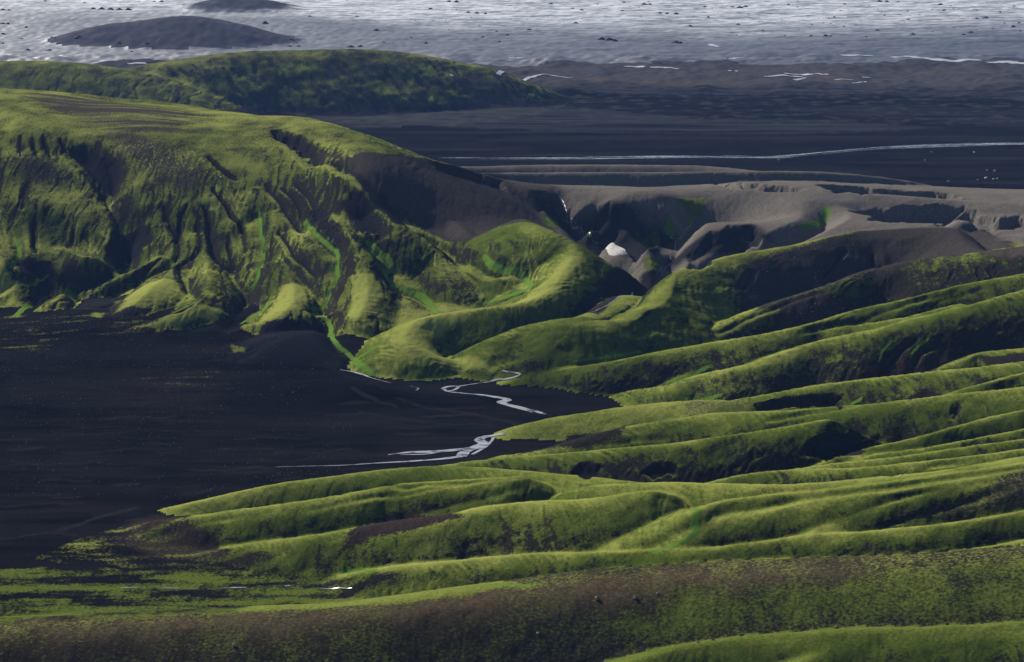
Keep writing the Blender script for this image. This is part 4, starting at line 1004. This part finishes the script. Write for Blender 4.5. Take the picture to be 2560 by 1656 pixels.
def boulder_mesh(seed, squash=.7):
    import bmesh
    r_ = np.random.RandomState(seed); bm = bmesh.new(); bmesh.ops.create_icosphere(bm, subdivisions=2, radius=1)
    D = r_.normal(size=(7, 3)); D /= np.linalg.norm(D, axis=1)[:, None]; K = r_.uniform(.55, .85, 7)
    for v in bm.verts:
        p = np.array(v.co)
        for d_, k_ in zip(D, K):
            e = p @ d_
            if e > k_: p = p - d_ * (e - k_)
        p = p * (1 + r_.uniform(-.04, .04)); p[2] *= squash
        v.co = p
    me = bpy.data.meshes.new("boulder"); bm.to_mesh(me); bm.free(); return me
def boulder(sx, sy, size, mat, label, seed, group=None):
    p = cast(sx, sy)
    me = boulder_mesh(seed); me.materials.append(mat)
    o = bpy.data.objects.new("boulder", me); COL.objects.link(o)
    o.location = (p[0], p[1], p[2] + size * .3); o.scale = (size, size * .8, size); o.rotation_euler = (0, 0, seed * 1.3)
    return tag(o, label, "boulder", group)
BO = [(1493, 1498, 1.9, grey_rock, "pale grey boulder on the foreground hill, left one of the pair below its brown top"),
      (1588, 1497, 1.5, grey_rock, "pale grey boulder on the foreground hill, right one of the pair below its brown top"),
      (1643, 1485, 1.1, grey_rock, "small pale stone just above and right of the boulder pair on the foreground hill"),
      (585, 1615, 1.8, grey_rock, "lone pale boulder low on the dark left flank of the foreground hill"),
      (1854, 1590, 1.8, red_rock, "reddish boulder in the green hollow, largest of the left three"),
      (1745, 1607, 1.2, red_rock, "reddish stone in the green hollow, furthest left of its row"),
      (1783, 1601, 1.2, red_rock, "small reddish stone in the green hollow, middle one of the left three"),
      (2091, 1570, 1.5, red_rock, "reddish boulder alone in the middle of the green hollow"),
      (2367, 1561, 1.5, red_rock, "reddish boulder at the right end of the green hollow"),
      (1344, 1584, 1.0, pale_rock, "small pale stone on the dark lower face of the foreground hill"),
      (971, 1414, .9, pale_rock, "small pale stone at the foot of the rounded hump"),
      (1503, 748, 2.0, grey_rock, "grey boulder beside the stream in the dark valley"),
      (279, 1562, .9, pale_rock, "small pale stone on the brown crest of the foreground hill at left"),
      (1900, 1439, .8, pale_rock, "small pale stone on the brown crest of the foreground hill at right"),
      (588, 681, 1.6, pale_rock, "pale boulder at the end of a dark gully on the left hill"),
      (552, 445, 2.2, pale_rock, "pale rock on the left hill beside a dark hollow")]
for k, (a, b, s_, m_, t_) in enumerate(BO): boulder(a, b, s_ * .8, m_, t_, 40 + k)
for k, (a, b, s_, t_) in enumerate([(2372, 456, 4, "pale block past the end of the ash hill, left of the block cluster"),
        (2465, 447, 5, "largest pale block of the cluster on the dark plain at right"), (2467, 427, 3.5, "pale block at the top left of the cluster on the dark plain"),
        (2487, 429, 4.5, "pale block at the top right of the cluster on the dark plain"), (2444, 451, 2.5, "small pale block at the lower left of the cluster on the dark plain"),
        (2484, 449, 3.5, "pale block in the bottom row of the cluster, right of its largest one"), (2493, 448, 3, "pale block at the lower right end of the cluster on the dark plain"),
        (2328, 382, 3.5, "pale block close below the far river, left one of the two at right"), (2435, 382, 4, "pale block close below the far river, nearest the right edge"),
        (1947, 401, 3.5, "pale block below the far river, just above the middle of the ash hill"), (2312, 402, 2.6, "tiny pale block between the far river and the right end of the ash hill")]):
    boulder(a, b, s_ * .65, pale_rock, t_, 70 + k)

# cones of dark debris standing on the ice
def cone_mesh(seed):
    r_ = np.random.RandomState(seed); n = 9; V = [(0, 0, r_.uniform(.38, .55))]; Fc = []
    for ring, (rad, z) in enumerate(((.45, .24), (1.0, -.12))):
        for j in range(n):
            q = rad * r_.uniform(.65, 1.2); V.append((math.cos(j * 6.2832 / n) * q, math.sin(j * 6.2832 / n) * q, z * r_.uniform(.6, 1.4)))
    for j in range(n):
        k = (j + 1) % n
        Fc.append((0, 1 + j, 1 + k)); Fc.append((1 + j, 1 + n + j, 1 + n + k, 1 + k))
    me = bpy.data.meshes.new("debris_cone"); me.from_pydata(V, [], Fc); me.update(); me.materials.append(till); return me
cones = [cone_mesh(k) for k in range(6)]
z1 = [(310, 10, 9), (580, 20, 8), (1060, 12, 12), (1110, 13, 13), (180, 190, 9), (20, 235, 12), (540, 255, 17), (340, 347, 13), (190, 345, 18), (905, 358, 10), (1820, 165, 20), (2130, 115, 11), (2000, 275, 11), (2055, 320, 14), (1990, 320, 12), (1870, 205, 7), (1365, 35, 8), (1265, 35, 10),
      (640, 62, 14), (700, 64, 18), (760, 66, 20), (820, 68, 18), (880, 70, 16), (20, 70, 14), (60, 72, 14), (20, 165, 16), (55, 166, 14), (1015, 300, 10), (380, 265, 8), (150, 270, 10), (820, 295, 10), (20, 300, 9)]
z2 = [(750, 14, 16), (800, 16, 18), (620, 63, 12), (115, 115, 11), (880, 88, 14), (940, 92, 16), (1000, 96, 14), (1620, 160, 13), (1940, 75, 10), (1950, 18, 9), (2090, 32, 16), (2130, 33, 14), (2200, 92, 12), (2250, 96, 14), (2310, 98, 14), (1075, 217, 10), (980, 257, 9), (960, 180, 6), (730, 140, 6), (640, 145, 6),
      (1150, 243, 10), (1300, 205, 12), (250, 210, 14), (590, 300, 14), (490, 260, 8), (1800, 273, 18), (1850, 278, 22), (1890, 282, 16), (2310, 295, 20), (2340, 298, 18), (1095, 290, 10), (75, 325, 16), (140, 322, 14), (300, 293, 10), (1450, 30, 12), (1600, 60, 10), (1660, 72, 12)]
z3 = [(745, 33, 9), (805, 50, 6), (625, 97, 7), (470, 98, 5), (880, 107, 5), (1025, 127, 6), (1060, 120, 10), (1105, 75, 6), (980, 78, 5), (1130, 30, 9), (1160, 70, 5), (1565, 80, 8), (1735, 65, 6), (1815, 73, 10), (1790, 33, 16), (1405, 107, 7), (1570, 135, 9), (1240, 145, 5), (985, 160, 7), (1035, 163, 5), (1125, 183, 9),
      (1210, 175, 5), (1355, 210, 14), (720, 248, 7), (900, 248, 8), (1000, 250, 14), (1035, 250, 10), (1280, 255, 7), (2200, 85, 10), (2040, 130, 11), (2105, 125, 12), (2290, 187, 13), (2000, 225, 14), (1950, 240, 10), (1600, 237, 16), (2040, 72, 6), (2110, 18, 5), (2230, 160, 7), (400, 170, 11), (70, 180, 12), (390, 242, 8), (570, 213, 8), (1860, 42, 8), (2295, 45, 8),
      (360, 50, 13), (410, 55, 16), (450, 48, 14), (170, 48, 14), (195, 121, 12), (1370, 12, 14), (1420, 13, 16), (1500, 16, 12), (1650, 140, 6), (1880, 60, 7), (2150, 200, 8), (2330, 160, 8), (2340, 215, 9), (1300, 40, 5), (700, 140, 5), (820, 150, 4), (550, 60, 4), (260, 90, 5)]
ca = [(a / 2.75, b / 2.75, s_) for a, b, s_ in z1] + [(850 + a / 2.75, b / 2.75, s_) for a, b, s_ in z2] + [(1700 + a / 2.75, b / 2.75, s_) for a, b, s_ in z3]
for k in range(120):
    ca.append((rs.uniform(0, 2560), rs.uniform(2, 120) if k % 2 else rs.uniform(2, 60), rs.uniform(2.5, 5.5)))
seen = 0
for k, (a, b, s_) in enumerate(ca):
    p = cast(a, b)
    if p[1] < 5500: continue
    o = bpy.data.objects.new("debris_cone", cones[k % 6]); COL.objects.link(o)
    o.location = p; s_ = s_ * .62; o.scale = (s_ * rs.uniform(1, 1.6), s_, s_ * rs.uniform(.8, 1.3)); o.rotation_euler = (0, 0, rs.uniform(-.5, .5))
    big = s_ >= 6
    zone = "left of the mossy hill's summit" if a < 800 else ("above the mossy hill's right end" if a < 1500 else ("above the islet pools" if a < 2100 else "near the right edge"))
    zone = ("behind the humps, " if a < 800 and b < 30 else "") + zone
    sz = "large" if big else "small"
    tag(o, sz + " dark debris cone on the glacier, " + zone, "debris cone", sz + " debris cones on the glacier " + zone)

# loose stones, too many to count
def stones(name, label, regions, mat, seed):
    r_ = np.random.RandomState(seed); V, Fc = [], []
    for P, cnt, s0, s1 in regions:
        Q = np.array([cast(a, b) for a, b in P])[:, :2]; got = 0
        while got < cnt:
            x = r_.uniform(Q[:, 0].min(), Q[:, 0].max(), cnt); y = r_.uniform(Q[:, 1].min(), Q[:, 1].max(), cnt)
            ok = inside(x, y, Q) & (noise(x / 25, y / 40, 9) + .6 * noise(x / 8, y / 12, 10) > r_.uniform(-.5, .5, cnt))
            x, y = x[ok][:cnt - got], y[ok][:cnt - got]; z = hs(x, y); got += len(x)
            for a, b, c in zip(x, y, z):
                s_ = s0 + (s1 - s0) * r_.rand() ** 3; i = len(V); t0 = r_.rand() * 6
                for j in range(4): V.append((a + s_ * math.cos(t0 + j * 1.57) * r_.uniform(.7, 1.2), b + s_ * math.sin(t0 + j * 1.57) * r_.uniform(.7, 1.2), c - .15 * s_))
                V.append((a + r_.uniform(-.3, .3) * s_, b + r_.uniform(-.3, .3) * s_, c + s_ * r_.uniform(.6, 1.0)))
                for j in range(4): Fc.append((i + j, i + (j + 1) % 4, i + 4))
    return tag(mesh_obj(name, V, Fc, mat), label, "stones", kind="stuff")
stones("stones", "pale stones strewn over the black gravel fan below the left hill",
       [([(0, 800), (250, 775), (560, 810), (860, 930), (700, 1040), (300, 1060), (0, 1060)], 1500, .25, .75), ([(0, 1060), (900, 1040), (800, 1250), (500, 1240), (0, 1250)], 500, .2, .55), ([(330, 1260), (700, 1200), (900, 1170), (700, 1180), (420, 1240)], 120, .2, .6)], grey_rock, 3)
stones("scree", "brown scree stones on the bare shoulders and canyon sides of the left hill",
       [([(280, 335), (400, 350), (560, 450), (640, 560), (500, 520), (380, 450)], 500, .4, 1.3), ([(20, 385), (130, 395), (260, 520), (160, 520), (60, 470)], 300, .4, 1.1), ([(750, 520), (830, 520), (900, 590), (860, 620), (790, 570)], 250, .3, 1.0),
        ([(880, 430), (1060, 430), (1200, 560), (1040, 560)], 500, .3, .9), ([(240, 470), (290, 480), (330, 600), (300, 610)], 250, .4, 1.1)], red_rock, 4)
stones("scree", "pale stones scattered over the ridges' brown scree and the ash hill",
       [([(1950, 770), (2020, 720), (2110, 740), (2130, 780), (2000, 815)], 260, .3, 1.1), ([(1750, 690), (2000, 620), (2300, 600), (2300, 650), (2000, 740), (1850, 760)], 350, .3, .8), ([(1300, 450), (2000, 450), (2300, 520), (2000, 560), (1500, 500)], 500, .3, .7),
        ([(600, 1560), (1177, 1490), (1710, 1430), (2100, 1415), (2100, 1460), (1400, 1560), (900, 1600)], 500, .12, .4)], grey_rock, 6)

# ------------------------------------------------------------------ the air
hz = bpy.data.materials.new("haze_air"); hz.use_nodes = True
nt = hz.node_tree; nt.nodes.clear()
out = nt.nodes.new("ShaderNodeOutputMaterial"); pv = nt.nodes.new("ShaderNodeVolumePrincipled")
pv.inputs["Color"].default_value = (.22, .43, 1.0, 1); pv.inputs["Density"].default_value = 1.65e-5; pv.inputs["Anisotropy"].default_value = 0.0
nt.links.new(pv.outputs[0], out.inputs["Volume"])
zb = float(h.min()) - 3; zt = max(H, float(h.max())) + 12; x1 = TM * 9900 + 60
V = [(x, y, z) for z in (zb, zt) for y in (-60, 9900) for x in (-x1, x1)]
Fc = [(0, 2, 3, 1), (4, 5, 7, 6), (0, 1, 5, 4), (2, 6, 7, 3), (0, 4, 6, 2), (1, 3, 7, 5)]
tag(mesh_obj("haze", V, Fc, hz), "blue summer haze over the plain and glacier", "haze", kind="stuff")
